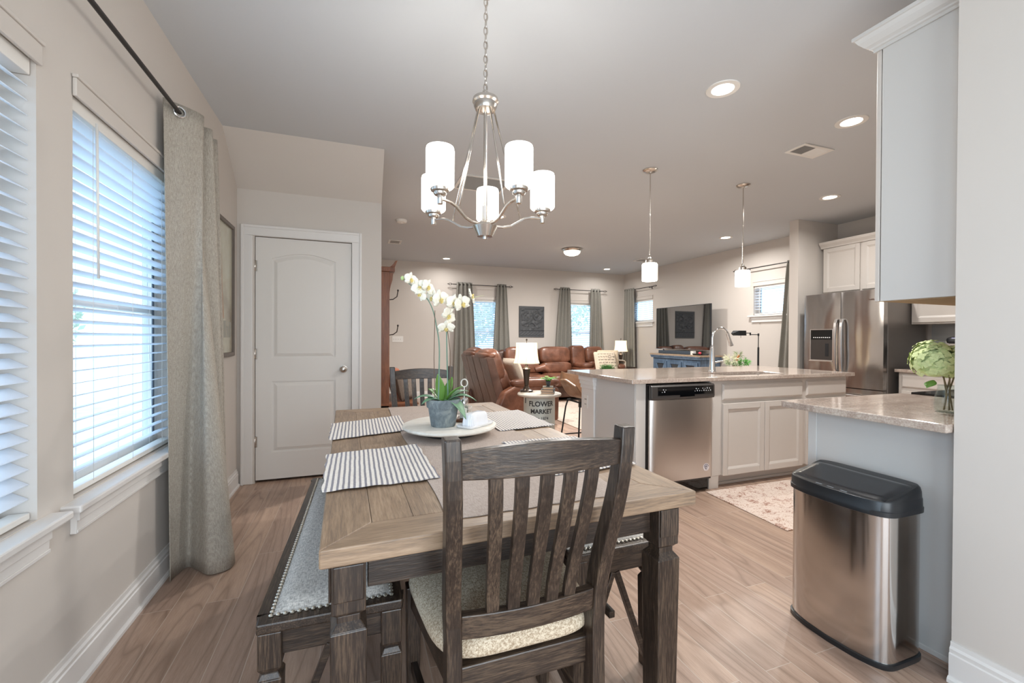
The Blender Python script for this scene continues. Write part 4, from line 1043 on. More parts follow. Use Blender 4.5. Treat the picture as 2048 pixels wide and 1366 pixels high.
# near right run
PXX = 2.09
t = thing('end_cabinet', 'base cabinet with a blank grey side panel behind the trash can', 'cabinet', (0, 0, 0))
MB().box(PXX, 2.90, .905, 1.485, .1, CT-.032).box(PXX+.0, 2.90, .905, 1.41, 0, .1).build('carcass', panel_m, t, .002)
MB().box(PXX-.006, PXX, .905, 1.47, 0, .022).build('shoe_trim', panel_m, t, .003)
MB().box(PXX-.005, PXX, 1.445, 1.485, .0, CT-.034).build('corner_stile', panel_m, t, .0015)
MB().box(PXX+.03, 2.88, 1.486, 1.504, .72, .86).build('drawer_front', cab_m, t, .006)
MB().box(PXX+.03, 2.88, 1.486, 1.504, .12, .70).build('door', cab_m, t, .006)
t = thing('end_countertop', 'beige granite countertop holding the green flowers', 'countertop', (0, 0, 0))
MB().box(1.965, 2.90, .905, 1.535, CT-.03, CT+.002).build('slab', granite_m, t, .004)
t = thing('cooking_range', 'range with a black glass cooktop at the end of the near counter', 'range', (3.29, 1.22, 0))
MB().box(-.378, .378, -.31, .27, 0, .905).build('body', steel_v, t, .004)
MB().box(-.38, .38, -.31, .275, .906, .922).build('cooktop', blk_gloss, t, .003)
MB().box(-.36, .36, .27, .30, .18, .72).build('oven_door', blk_gloss, t, .004)
MB().tube([(-.33, .33, .74), (.33, .33, .74)], .011, 10).box(-.3, -.28, .27, .33, .732, .748).box(.28, .3, .27, .33, .732, .748).build('oven_handle', steel_v, t)
t = thing('upper_cabinet', 'tall upper cabinet with crown and blank side at the right edge of the photo', 'cabinet', (0, 0, 0))
MB().box(PXX, 2.85, .905, 1.185, 1.376, 2.455).build('carcass', panel_m, t, .0015)
MB().box(PXX+.002, 2.46, 1.190, 1.208, 1.376, 2.45).box(2.468, 2.84, 1.190, 1.208, 1.376, 2.45).build('door', cab_m, t, .003)
CR = [(0, 0), (.008, 0), (.008, .012), (.016, .016), (.018, .022), (.03, .03), (.046, .05), (.054, .066), (.062, .068), (.062, .082), (0, .082)]
b = MB().prism([(PXX-a, 2.44+z) for a, z in CR], 'y', .905, 1.21)
def mitre(a, z): return (PXX-a, 1.208+a, 2.44+z)
b = MB(); A = [(PXX-a, .905, 2.44+z) for a, z in CR]; B_ = [mitre(a, z) for a, z in CR]; Cc = [(2.85, 1.208+a, 2.44+z) for a, z in CR]
b.hull(A, B_); b.hull(B_, Cc); b.box(PXX, 2.85, .905, 1.208, 2.456, 2.522); b.build('crown_moulding', panel_m, t, .001)
MB().box(PXX+.006, 2.84, .91, 1.18, 1.3725, 1.3755).build('underside', plain('raw_plywood', '#9b8263', .7, var=.1), t)
t = thing('flower_vase', 'clear glass jar with pale green hydrangea blooms on the near counter', 'vase', (2.31, 1.06, CT+.002))
MB().lathe([(0, .002), (.036, .002), (.041, .008), (.042, .05), (.035, .08), (.030, .105), (.033, .112)], n=32).build('jar', jar_m, t, solid=.003)
r_ = random.Random(5)
for i in range(5):
    a = 2*pi*i/5; MB().tube([(.014*cos(a), .014*sin(a), .01), (.006*cos(a+1), .006*sin(a+1), .09), (.02*cos(a), .02*sin(a), .16)], .0028, 6).build('stem', plain('brown_stem', '#7c6a4c', .6), t)
hyd = plain('hydrangea_green', '#d2dea2', .75, var=.3, scale=70)
for (cx, cyy, czz, R_) in ((-.055, .02, .205, .075), (.05, .0, .20, .08), (-.01, .05, .225, .07), (0, -.05, .20, .07)):
    b = MB()
    for i in range(170):
        u = r_.uniform(-.6, 1); a = r_.uniform(0, 2*pi); s_ = sqrt(1-u*u); nrm = Vector((s_*cos(a), s_*sin(a), u)); p = Vector((cx, cyy, czz))+nrm*R_*r_.uniform(.82, 1.08)
        e1 = (nrm.orthogonal().normalized()*cos(a*3)+nrm.cross(nrm.orthogonal().normalized())*sin(a*3)); e2 = nrm.cross(e1); q = .018
        for k in range(4):
            d = e1*cos(k*pi/2)+e2*sin(k*pi/2); f = nrm.cross(d)
            b.add([p, p+d*q*.5+f*q*.45+nrm*.002, p+d*q-nrm*.001, p+d*q*.5-f*q*.45+nrm*.002], [(0, 1, 2, 3)], True)
    b.blob((cx, cyy, czz), (R_*.78,)*3, 1, 14, 10); b.build('bloom', hyd, t)
MB().grid(lambda u, v: (-.08-.045*u, .01+(2*v-1)*.02*sin(pi*min(.98, u+.05)), .135-.03*u), 8, 5).build('leaf', leaf_m, t, solid=.0015)

# trash can
t = thing('trash_can', 'stainless steel trash can with a black sensor lid against the end cabinet', 'trash can', (1.925, 1.185, 0), 0)
def binsec(a, sx=1, sy=1, bulge=.03):
    """rounded rectangle, bulging towards -x; half width .2 along y, half depth .115 along x"""
    e = .32; q = lambda x: math.copysign(abs(x)**e, x); X, Y = q(cos(a)), q(sin(a))
    x = X*.112*sx; y = Y*.192*sy
    if X < 0: x -= bulge*(1-Y*Y)*(-X)
    return x, y
def binwall(za, zb, sa, sb, n=72, inset=0):
    return lambda u, v: (*binsec(2*pi*u, sa+(sb-sa)*v, sa+(sb-sa)*v), za+(zb-za)*v)
MB().grid(binwall(.02, .575, 1, 1), 96, 3, cu=True).build('body', steel_bin, t)
b = MB().grid(lambda u, v: (*binsec(2*pi*u, [1.03, 1.05, 1.05, .9][round(v*3)], [1.02, 1.03, 1.03, .9][round(v*3)]), [0, .004, .02, .024][round(v*3)]), 96, 4, cu=True); b.build('base_ring', black_pl, t)
zz = [.560, .563, .580, .583, .612, .617]; rr = [1.02, 1.065, 1.068, 1.05, 1.045, 1.03]
b = MB().grid(lambda u, v: (*binsec(2*pi*u, rr[round(v*5)], 1+(rr[round(v*5)]-1)*.7), zz[round(v*5)]), 96, 6, cu=True); b.build('rim', black_pl, t)
def top_z(x): return .616+.042*min(1, max(0, (x+.125)/.20))**1.2
def lidf(u, v):
    k = round(v*5); s_ = [1.032, 1.025, 1.0, .96, .5, 0][k]; x, y = binsec(2*pi*u, s_, 1+(s_-1)*.7 if s_ > .9 else s_)
    return (x, y, [.6165, .55, .80, 1, 1, 1][k] if k == 0 else .6165+[0, .5, .85, 1, 1, 1][k]*(top_z(x)-.6165)+.001*k)
MB().grid(lidf, 96, 6, cu=True).build('lid', black_pl, t)
def flap(u, v):
    y = -.176+v*.352; x = -.105-.022*(1-(2*v-1)**2)+u*(.165+.022*(1-(2*v-1)**2)); ed = min(1, min(u, 1-u)*9)*min(1, min(v, 1-v)*18)
    return (x, y, top_z(x)+.003+.006*ed)
MB().grid(flap, 24, 40).build('lid_flap', plain('glossy_black_flap', '#26282b', .2), t)
b = MB()
for yy in (-.05, 0, .045): b.box(-.134, -.129, yy-.012, yy+.012, .6185, .6205)
b.build('sensor_window', plain('grey_sensor', '#8d9094', .3), t)
# kitchen runner rug
o = MB().prism([(2.60, 2.665), (2.56, 1.95), (4.3, 1.92), (4.34, 2.655)], 'z', 0.0005, .007).build('runner_rug', rug_m, bevel=.002)
tag(o, 'faded beige and rust runner rug on the floor in front of the island', 'rug')

# ================================================================== LIVING ROOM
# --- curtains
def curtain(label, axis, u0, u1, depth0, zt, zb, sgn, folds=4, amp=.035, b0=None, b1=None, bamp=None, bshift=0, mat=curtain2_m, group=None, grommets=False):
    t = thing('curtain', label, 'curtain', group=group); b0 = u0 if b0 is None else b0; b1 = u1 if b1 is None else b1; bamp = bamp or amp*1.2
    rnd = random.Random(int(u0*100)); ph = rnd.uniform(-.4, .4)
    def fn(s_, v):
        k = v**.8; a = u0+(u1-u0)*s_; bb = b0+(b1-b0)*s_; u = a+(bb-a)*k
        am = amp+(bamp-amp)*k; w_ = sin(2*pi*folds*s_+ph)+.25*k*sin(2*pi*(folds*.5)*s_+1.3)
        d = depth0+sgn*(am*w_+bshift*k)+.004*sin(9*v+s_*11)
        z = zt+(zb-zt)*v
        return (d, u, z) if axis == 'y' else (u, d, z)
    MB().grid(fn, folds*22, 26).build('cloth', mat, t, solid=.003)
    return t
def rod(label, axis, u0, u1, d, z, wall, brackets, finial=True, cage=True, r=.008, group=None):
    t = thing('curtain_rod', label, 'curtain rod', group=group)
    Q = lambda u, dd, zz: (dd, u, zz) if axis == 'y' else (u, dd, zz)
    MB().tube([Q(u0, d, z), Q(u1, d, z)], r, 12).build('pole', iron, t)
    if finial:
        for u, s_ in ((u0, -1), (u1, 1)):
            b = MB()
            for k in range(4):
                a = k*pi/2; b.tube([Q(u+s_*(.005+.085*q), d+.024*sin(pi*q)*cos(a+q*2), z+.024*sin(pi*q)*sin(a+q*2)) for q in [i/8 for i in range(9)]], .0035, 6)
            b.blob(Q(u+s_*.095, d, z), (.009,)*3, 1, 10, 8); b.build('finial', iron, t)
    for u in brackets:
        MB().tube([Q(u, wall, z-.015), Q(u, d, z-.012)], .006, 8).tube([Q(u, wall, z-.04), Q(u, wall, z+.02)], .01, 8).build('bracket', iron, t)
    return t
# dining curtain
t = thing('curtain', 'long grey linen curtain with a steel grommet beside the dining window', 'curtain')
key = [  # s, top (x,y), bottom (x,y)
 (0, (-.885, 2.545), (-.852, 2.53)), (.10, (-.858, 2.575), (-.85, 2.555)), (.2, (-.815, 2.61), (-.842, 2.60)), (.30, (-.775, 2.655), (-.82, 2.665)), (.38, (-.762, 2.70), (-.765, 2.62)),
 (.46, (-.80, 2.74), (-.695, 2.557)), (.54, (-.85, 2.76), (-.615, 2.60)), (.62, (-.868, 2.79), (-.63, 2.71)), (.70, (-.82, 2.815), (-.76, 2.80)), (.77, (-.765, 2.845), (-.70, 2.88)), (.84, (-.80, 2.89), (-.76, 2.94)), (.9, (-.865, 2.91), (-.85, 2.97)), (1, (-.775, 2.985), (-.74, 3.06))]
def kint(s_, idx):
    i = max(k for k in range(len(key)-1) if key[k][0] <= s_+1e-9); 
    g = lambda k: Vector(key[min(max(k, 0), len(key)-1)][idx])
    f = (s_-key[i][0])/(key[i+1][0]-key[i][0]); p0, p1, p2, p3 = g(i-1), g(i), g(i+1), g(i+2)
    return .5*((2*p1)+(p2-p0)*f+(2*p0-5*p1+4*p2-p3)*f*f+(3*p1-p0-3*p2+p3)*f**3)
def dcf(s_, v):
    s_ = min(s_, .9999); a, b_ = kint(s_, 1), kint(s_, 2); k = v**.85; p = a+(b_-a)*k
    return (max(p.x, LX+.012), p.y, 2.372+(.012-2.372)*v+.006*sin(s_*9)*v)
MB().grid(dcf, 110, 30).build('cloth', curtain_m, t, solid=.004)
MB().tube([(-.835+.004+.775*.024*cos(a), 2.592-.006+.63*.024*cos(a), 2.33+.024*sin(a)) for a in [2*pi*k/24 for k in range(24)]], .0055, 8, True).build('grommet', chrome, t)
rod('slim dark rod carrying the linen curtain above the dining windows', 'y', .45, 3.02, -.835, 2.33, LX, (.6, 2.99), finial=False, r=.0095)
# far wall rods and curtains
GC = 'grey curtain panels in the living room'
rod('dark curtain rod with cage finials above the far window left of the carved panel', 'x', 1.84, 3.05, FY-.085, 2.315, FY, (2.02, 2.88))
rod('dark curtain rod with cage finials above the far window right of the carved panel', 'x', 4.22, 5.38, FY-.085, 2.315, FY, (4.4, 5.2))
curtain('grey curtain left of the far window behind the recliner', 'x', 1.93, 2.25, FY-.085, 2.36, .02, -1, 4, .03, b0=1.84, b1=2.36)
curtain('grey curtain between the far window and the carved panel', 'x', 2.80, 3.00, FY-.085, 2.36, .02, -1, 3, .03, b0=2.66, b1=3.14)
curtain('grey curtain between the carved panel and the right far window', 'x', 4.28, 4.52, FY-.085, 2.36, .02, -1, 4, .03, b0=4.10, b1=4.62)
curtain('grey curtain right of the right far window behind the script cushion', 'x', 5.06, 5.30, FY-.085, 2.36, .02, -1, 3, .03, b0=5.0, b1=5.46)
rod('short dark rod above the small window in the room corner', 'y', 7.55, 8.5, TX-.085, 2.335, TX, (7.7, 8.4))
curtain('grey curtain beside the small corner window behind the far lamp', 'y', 8.22, 8.58, TX-.085, 2.37, .02, -1, 4, .035, b0=8.12, b1=8.62)
rod('dark rod above the high window next to the fridge wall', 'y', 4.03, 5.4, TX-.085, 2.345, TX, (5.25,))
curtain('grey curtain against the fridge wall beside the high window', 'y', 4.08, 4.535, TX-.085, 2.37, .02, -1, 4, .035, b0=4.08, b1=4.70, bshift=.01)

# --- art, switches
t = thing('framed_picture', 'tall framed hazy tower print on the wall between curtain and closet door', 'picture', (LX+.001, 3.50, 1.567))
pw_, ph_ = .385, .50
b = MB(); f = .028
b.box(0, .024, -pw_, -pw_+f, -ph_, ph_).box(0, .024, pw_-f, pw_, -ph_, ph_).box(0, .024, -pw_+f, pw_-f, -ph_, -ph_+f).box(0, .024, -pw_+f, pw_-f, ph_-f, ph_); b.build('frame', plain('grey_brown_frame', '#6c625a', .5, var=.1, scale=30), t, .004)
def art_mat():
    m, N, L, B = base('hazy_print'); v = coords(N, L, (1, 1, 1)); a = noise(N, L, v, 3, 5, .6); c = noise(N, L, v, 14, 4, .7)
    sp = N.new('ShaderNodeSeparateXYZ'); L.new(v, sp.inputs[0])
    g = math_(N, L, 'ADD', math_(N, L, 'MULTIPLY', sp.outputs[2], .25), math_(N, L, 'ADD', math_(N, L, 'MULTIPLY', a, .6), math_(N, L, 'MULTIPLY', c, .12)))
    L.new(ramp(N, L, g, [(.22, '#9c9484'), (.36, '#b9b5a2'), (.5, '#c3c2b2')]), B.inputs['Base Color']); B.inputs['Roughness'].default_value = .25; return m
MB().box(.002, .008, -pw_+f, pw_-f, -ph_+f, ph_-f).build('print', art_mat(), t)
b = MB()
for (yy, zz, w0, w1, h) in ((.10, -.22, .055, .012, .22), (.10, 0.0, .012, .004, .16), (.10, .16, .003, .0015, .09)):
    b.hull([(.0082, yy-w0, zz), (.0082, yy+w0, zz), (.0086, yy+w0, zz), (.0086, yy-w0, zz)], [(.0082, yy-w1, zz+h), (.0082, yy+w1, zz+h), (.0086, yy+w1, zz+h), (.0086, yy-w1, zz+h)])
b.build('tower_motif', plain('faded_rust_ink', '#a98d77', .4, var=.15, scale=20), t)
b = MB(); r_ = random.Random(2)
for i in range(9):
    yy = -.28+.07*i; h = r_.uniform(.05, .16); b.box(.0081, .0084, yy, yy+.055, -.36, -.36+h)
b.build('skyline_motif', plain('grey_ink_wash', '#98978d', .4, var=.25, scale=12), t)
t = thing('relief_plaque', 'charcoal carved relief panel on the far wall between the windows', 'wall art', (3.62, FY-.001, 1.58))
hw_, hh_ = .298, .338; r_ = random.Random(11)
bl = []
for i in range(46):
    bl.append((r_.uniform(-.24, .24), r_.uniform(-.2, .27), r_.uniform(.018, .05), r_.uniform(.35, 1)))
def relief(u, v):
    x = (2*u-1)*hw_; z = (2*v-1)*hh_; d = .014
    e = min(hw_-abs(x), hh_-abs(z)); 
    if e < .012: d = .020
    elif z < -.19: d = .014+.005*abs(sin(x*40+sin(z*60)*1.5))*(1 if z > -.31 else 0)
    elif z > .275: d = .022
    else:
        for (bx, bz, br_, bh) in bl:
            q = ((x-bx)**2+(z-bz)**2)/br_**2
            if q < 1: d = max(d, .014+.016*bh*(1-q)**.6)
        q = sqrt((x/.085)**2+((z+.08)/.06)**2)
        if .7 < q < 1.05 and z > -.09: d = max(d, .030)
        for cx_ in (-.14, .14):
            q = sqrt((x-cx_)**2+(z-.12)**2)
            if abs(q-.09) < .014: d = max(d, .028)
    if abs(z+.19) < .008: d = .026
    return (x, -d, z)
b = MB().grid(relief, 70, 80); b.box(-hw_, hw_, -.012, 0, -hh_, hh_); b.build('carving', plain('charcoal_resin', '#47494c', .55, var=.15, scale=12), t)
t = thing('light_switch', 'white four-gang switch plate on the far wall left of the orchid', 'switch', (.765, FY-.001, 1.185))
MB().box(-.105, .105, -.006, 0, -.058, .058).build('cover_plate', white_pl, t, .002)
for i in range(4): MB().box(-.079+i*.046-.006, -.079+i*.046+.006, -.013, -.006, -.012, .012).build('toggle', plain('toggle_white', '#cfcbc6', .4), t, .001)

# --- hall tree
t = thing('hall_tree', 'cherry wood hall tree bench with metal coat hooks behind the closet corner', 'hall tree', (SX+.025, 5.32, 0))
for y in (0, .93):
    MB().box(0, .135, y, y+.04, 0, 2.0).build('side_post', cherry, t, .004)
    MB().prism([(.135, 1.74), (.142, 1.80), (.150, 1.84), (.168, 1.90), (.178, 1.99), (.135, 1.99)], 'y', y+.006, y+.034).build('corbel', cherry, t, .002)
MB().box(0, .018, .04, .93, .42, 2.0).build('back_panel', cherry, t)
MB().box(-.0, .195, -.02, .99, 2.0, 2.055).build('crown', cherry_y, t, .004)
MB().prism([(.14, 2.055), (.195, 2.055), (.215, 2.11), (.225, 2.135), (.20, 2.13), (.175, 2.09)], 'y', -.02, .99).build('cornice', cherry_y, t, .003)
MB().box(0, .46, 0, .97, .06, .40).build('seat_box', cherry_y, t, .004)
MB().box(-.0, .48, -.01, .98, .40, .425).build('seat_lid', cherry_y, t, .005)
for z in (1.24, 1.70):
    for y in (.485,):
        b = MB(); 
        b.tube([(.018, y, z), (.11, y, z+.0), (.215, y, z+.014), (.262, y, z+.05), (.275, y, z+.125)], .0065, 8).blob((.275, y, z+.132), (.013,)*3, 1, 10, 8)
        b.tube([(.018, y, z-.01), (.08, y, z-.035), (.125, y, z-.015), (.14, y, z+.055)], .006, 8).blob((.14, y, z+.06), (.011,)*3, 1, 10, 8)
        b.lathe([(.02, -.03), (.02, .03)], (.018, y, z), 12)
        b.build('coat_hook', iron, t)
def cushion(name, label, loc, size, rot, mat, cat='cushion', piping=None):
    """square cushion; size = width, height, thickness; stands facing local -y"""
    t = thing(name, label, cat, loc, rot[2]); w_, h_, th = [q/2 for q in size]
    M = Matrix.Rotation(radians(rot[0]), 3, 'X') @ Matrix.Rotation(radians(rot[1]), 3, 'Y')
    def fn(u, v, sg):
        x, z = 2*u-1, 2*v-1; d = (max(0, 1-x**4)*max(0, 1-z**4))**.45
        pinch = 1-.06*(x*x*(1-abs(z))**2) ; pz = 1-.06*(z*z*(1-abs(x))**2)
        p = M @ Vector((x*w_*pz, sg*th*d, z*h_*pinch)); return p+Vector((0, 0, h_*cos(radians(rot[0]))))
    b = MB().grid(lambda u, v: fn(u, v, -1), 18, 18); b.grid(lambda u, v: fn(u, v, 1), 18, 18); b.build('cover', mat, t)
    return t, fn
taupe = fabric('taupe_cushion_fabric', '#5f554d', '#7f746b', 300, bmp=.3)
cushion('cushion', 'dark taupe square cushion on the hall tree seat behind the far chair', (.585, 5.60, .43), (.36, .34, .15), (-14, 0, 60), taupe)
cushion('cushion', 'rust leather cushion peeping out beside the taupe cushion on the hall tree', (.50, 5.95, .43), (.40, .38, .13), (-14, 0, 70), leather('rust_leather', '#7e3d25', '#9a5233', '#b26a47'))

# --- sofas
def sofa_cush(t, name, c, s, mat, e=.38, M=None, parent=None): return MB().blob(c, [q/2 for q in s], e, 36, 20, M).build(name, mat, parent or t)
R_ = lambda a, ax: Matrix.Rotation(radians(a), 3, ax)
t = thing('leather_sofa', 'long brown leather sofa along the far wall under the carved panel', 'sofa', (3.85, 7.9, 0))
for fx in (-1.2, 1.2):
    for fy in (-.28, .34): MB().lathe([(.022, 0), (.03, .065)], (fx, fy, 0), 12).build('foot', black_pl, t)
MB().box(-1.28, 1.28, -.36, .42, .06, .30).build('base', leather_d, t, .03, 3)
MB().blob((0, .40, .55), (1.30, .13, .45), .3, 40, 18, ).build('back_frame', leather_d, t)
for i, (xa, xb) in enumerate(((-1.08, -.34), (-.34, .38), (.72, 1.16))):
    cx, w_ = (xa+xb)/2, xb-xa
    sofa_cush(t, 'seat_cushion', (cx, -.16, .40), (w_-.01, .74, .24), leather_m)
    sofa_cush(t, 'back_cushion', (cx, .24, .86), (w_-.015, .30, .36), leather_m, .45, R_(-10, 'X'))
    sofa_cush(t, 'lumbar_cushion', (cx, .15, .61), (w_-.02, .26, .24), leather_m, .5, R_(-8, 'X'))
sofa_cush(t, 'console', (.55, .0, .44), (.34, .80, .40), leather_m, .35)
sofa_cush(t, 'back_cushion', (.55, .24, .82), (.33, .28, .50), leather_m, .4, R_(-10, 'X'))
sofa_cush(t, 'console_armrest', (.55, -.05, .665), (.30, .56, .12), leather_m, .6)
for sx in (-1.2, 1.24):
    sofa_cush(t, 'arm', (sx, -.02, .36), (.20, .82, .60), leather_d, .3); sofa_cush(t, 'armrest', (sx, -.04, .64), (.26, .84, .14), leather_m, .6)
MB().tube([(-.62, -.30, .61), (-.45, -.34, .66), (-.36, -.36, .58)], [.06, .075, .05], 12).build('armrest', leather_m, t)

t = thing('reclining_loveseat', 'brown leather reclining loveseat with its slanted back to the hall', 'sofa', (2.22, 6.33, 0))
# front faces +x, near arm at y=-.88
for fx in (-.3, .38):
    for fy in (-.72, .78): MB().lathe([(.022, 0), (.03, .055)], (fx, fy, 0), 12).build('foot', black_pl, t)
MB().box(-.36, .44, -.80, .86, .05, .42).build('base', leather_d, t, .03, 3)
for sy in (-1, 1):
    y = sy*.80
    P = [(-.42, .06), (.46, .06), (.47, .50), (.40, .56), (-.20, .56), (-.36, .48), (-.44, .30)]
    MB().prism(P, 'y', y-.085, y+.085).build('arm', leather_m, t, .035, 4)
    MB().blob((.13, y, .595), (.36, .105, .06), .55, 30, 14).build('armrest', leather_m, t)
for k, yc in enumerate((-.37, .40)):
    w_ = .37
    # slanted outer shell of the back, two panels with a seam
    for q in (-1, 1):
        P = [(-.36, .16), (-.40, .34), (-.48, .60), (-.565, .93), (-.545, .955), (-.46, .94), (-.34, .55), (-.26, .30), (-.26, .16)]
        ya, yb_ = (yc-w_, yc-.006) if q < 0 else (yc+.006, yc+w_)
        MB().prism(P, 'y', ya, yb_).build('back_shell', leather_d, t, .007, 2)
    MB().blob((-.385, yc, .80), (.115, w_-.01, .27), .55, 30, 20, R_(-16, 'Y')).build('back_cushion', leather_m, t)
    MB().blob((-.30, yc, .62), (.12, w_-.02, .20), .6, 26, 16, R_(-18, 'Y')).build('lumbar_cushion', leather_m, t)
    MB().blob((.08, yc, .45), (.38, w_-.01, .10), .4, 30, 14).build('seat_cushion', leather_m, t)
    MB().blob((-.47, yc, .965), (.10, w_-.02, .045), .6, 26, 12).build('headrest_roll', leather_m, t)
# --- cushions and throws
script = fabric('cream_script_fabric', '#b9a994', '#d6c8b4', 300, bmp=.3)
ct, cfn = cushion('throw_pillow', 'cream throw pillow printed with dark script on the right end of the sofa', (4.70, 7.46, .522), (.46, .46, .16), (-22, 0, -8), script)
b = MB(); r_ = random.Random(8)
def on_c(x, z): p = cfn((x+1)/2, (z+1)/2, -1); return p+Vector((0, -.0015, .0005))
for row in range(6):
    zz = .7-.27*row; xx = -.75
    if row in (1, 4): 
        c0 = .3 if row == 1 else -.25
        for R0 in (.17, .11): b.tube([on_c(c0+R0*cos(a), zz+R0*.8*sin(a)) for a in [2*pi*k/16 for k in range(16)]], .0022, 5, True)
    while xx < .72:
        if row in (1, 4) and abs(xx+.05-c0) < .25: xx += .1; continue
        n_ = r_.randint(3, 6); am = .05+.03*(row % 2)
        b.tube([on_c(min(.8, xx+.022*k), zz+am*sin(k*2.4+row)) for k in range(n_*2)], .002+.0012*(row % 3 == 2), 5); xx += n_*.044+.06
b.build('script_print', plain('faded_black_ink', '#544a42', .8), ct)
cushion('throw_pillow', 'nubby beige throw pillow tucked behind the script pillow', (4.86, 7.62, .535), (.44, .46, .15), (-16, 0, -18), fabric('nubby_beige_fabric', '#bda98f', '#dccbb3', 90, bmp=1))
cushion('throw_pillow', 'cream throw pillow on the reclining loveseat behind the table lamp', (2.20, 5.98, .55), (.42, .40, .14), (-24, 0, 98), fabric('plain_cream_fabric', '#c4b8a6', '#dcd2c2', 240))
t = thing('throw_blanket', 'folded cream knit blanket over the right arm of the sofa', 'blanket', (5.09, 7.78, .70))
def thr(u, v):
    a = -.25+3.6*u; x = .155*cos(a) if 0 < a < pi else (.155 if a <= 0 else -.155); z = .05*sin(max(0, min(pi, a)))-(.5*max(0, -a)+.5*max(0, a-pi))
    return (x*1.0+.006*sin(v*40), -.22+v*.44, z+.022+.006*sin(v*26+u*5))
MB().grid(thr, 26, 22).build('knit', fabric('cream_knit', '#c9bba6', '#e4d9c8', 70, bmp=1), t, solid=.014)

# --- drum side table
DX, DYY, DZ = 1.985, 4.55, .585
t = thing('drum_side_table', 'grey metal drum side table lettered as a flower market with a round top', 'side table', (DX, DYY, 0))
drum_m = plain('galvanised_grey_paint', '#b5b9b2', .5, .1, var=.08, scale=8)
MB().lathe([(.0, 0), (.182, 0), (.186, .005), (.186, .015), (.180, .02), (.180, .22), (.184, .228), (.180, .236), (.180, DZ-.05), (.186, DZ-.045), (.186, DZ-.03), (0, DZ-.03)], n=56).build('drum', drum_m, t)
MB().lathe([(0, DZ-.03), (.24, DZ-.03), (.252, DZ-.024), (.254, DZ-.012), (.248, DZ-.002), (.24, DZ), (0, DZ)], n=64).build('tabletop', plain('limed_wood_top', '#b9b1a6', .5, var=.08, scale=10), t)
aim = atan2(-DYY, -DX)+radians(9)   # lettering turned to the dining table
def wrap(txt, size, zc, off=0, shift=0):
    V, Fc = text_mesh(txt, size, .0003, off); R0 = .1806; Q = []
    for v in V:
        a = aim+(v.x+shift)/R0; Q.append(((R0+v.z+.0003)*cos(a), (R0+v.z+.0003)*sin(a), zc+v.y))
    return Q, Fc
ink = plain('black_stencil_paint', '#2a2b2d', .6)
for nm, (txt, size, zc, off, sh) in {'lettering_flower': ('FLOWER', .078, .455, .002, 0), 'lettering_market': ('MARKET', .068, .375, .0022, 0), 'lettering_date': ('est 1874', .046, .305, .0004, 0), 'lettering_number': ('No 102', .075, .215, .002, 0)}.items():
    V, Fc = wrap(txt, size, zc, off, sh); MB().add(V, Fc).build(nm, ink, t)
MB().tube([(.186*cos(aim-1.15), .186*sin(aim-1.15), DZ-.075+.03*sin(a)) for a in [pi*k/8-pi/2 for k in range(9)]], .004, 6).build('ring_pull', iron, t)

def lamp(loc, label, first=[None]):
    if first[0]: t = dup(first[0], loc, 0, label)
    else:
        t = thing('table_lamp', label, 'lamp', loc, 0, 'table lamps with cream shades'); first[0] = t
        bz = plain('dark_bronze_lamp', '#4b4139', .3, .7, var=.12)
        b = MB().lathe([(0, 0), (.075, 0), (.078, .008), (.074, .018), (.05, .028), (.036, .04), (.032, .055), (.024, .062), (.026, .07), (.031, .08)], n=32)
        b.lathe([(.026, .078), (.048, .26), (.050, .268), (.04, .276), (.03, .285), (.018, .30), (.012, .33), (.012, .37)], n=8, smooth=False); b.build('base', bz, t)
        MB().tube([(0, 0, .36), (0, 0, .60)], .004, 8).lathe([(.0, .598), (.009, .6), (.011, .612), (.006, .622), (0, .624)], n=12).build('harp_and_finial', bz, t)
        prof = [(.155, .335), (.150, .345), (.138, .39), (.130, .44), (.126, .50), (.124, .565), (.124, .575)]
        b = MB(); n = 8*6
        def sh(u, v):
            i = min(len(prof)-2, int(v*(len(prof)-1)*.9999)); f = v*(len(prof)-1)-i; r_ = prof[i][0]+(prof[i+1][0]-prof[i][0])*f; z = prof[i][1]+(prof[i+1][1]-prof[i][1])*f
            a = 2*pi*u; r_ *= .955+.045*abs(cos(2*a)); return (r_*cos(a), r_*sin(a), z)
        s_ = b.grid(sh, 64, 14, cu=True).build('lamp_shade', lamp_m, t, solid=.002)
        e = MB()
        for k in range(8):
            a = 2*pi*(k+.5)/8; e.tube([Vector(sh((k+.5)/8, v/9))*1.0+Vector((.0015*cos(a), .0015*sin(a), 0)) for v in range(10)], .0012, 5)
        e.build('shade_piping', plain('cream_piping', '#d9ccb0', .8), s_)
    l = bpy.data.lights.new('lamp_bulb', 'POINT'); l.energy = 3; l.color = (1, .9, .74); l.shadow_soft_size = .04
    o = bpy.data.objects.new('lamp_bulb', l); C.objects.link(o); o.parent = t; o.location = (0, 0, .47)
lamp((1.885, 4.70, DZ), 'lit table lamp with a cream shade on the drum side table')
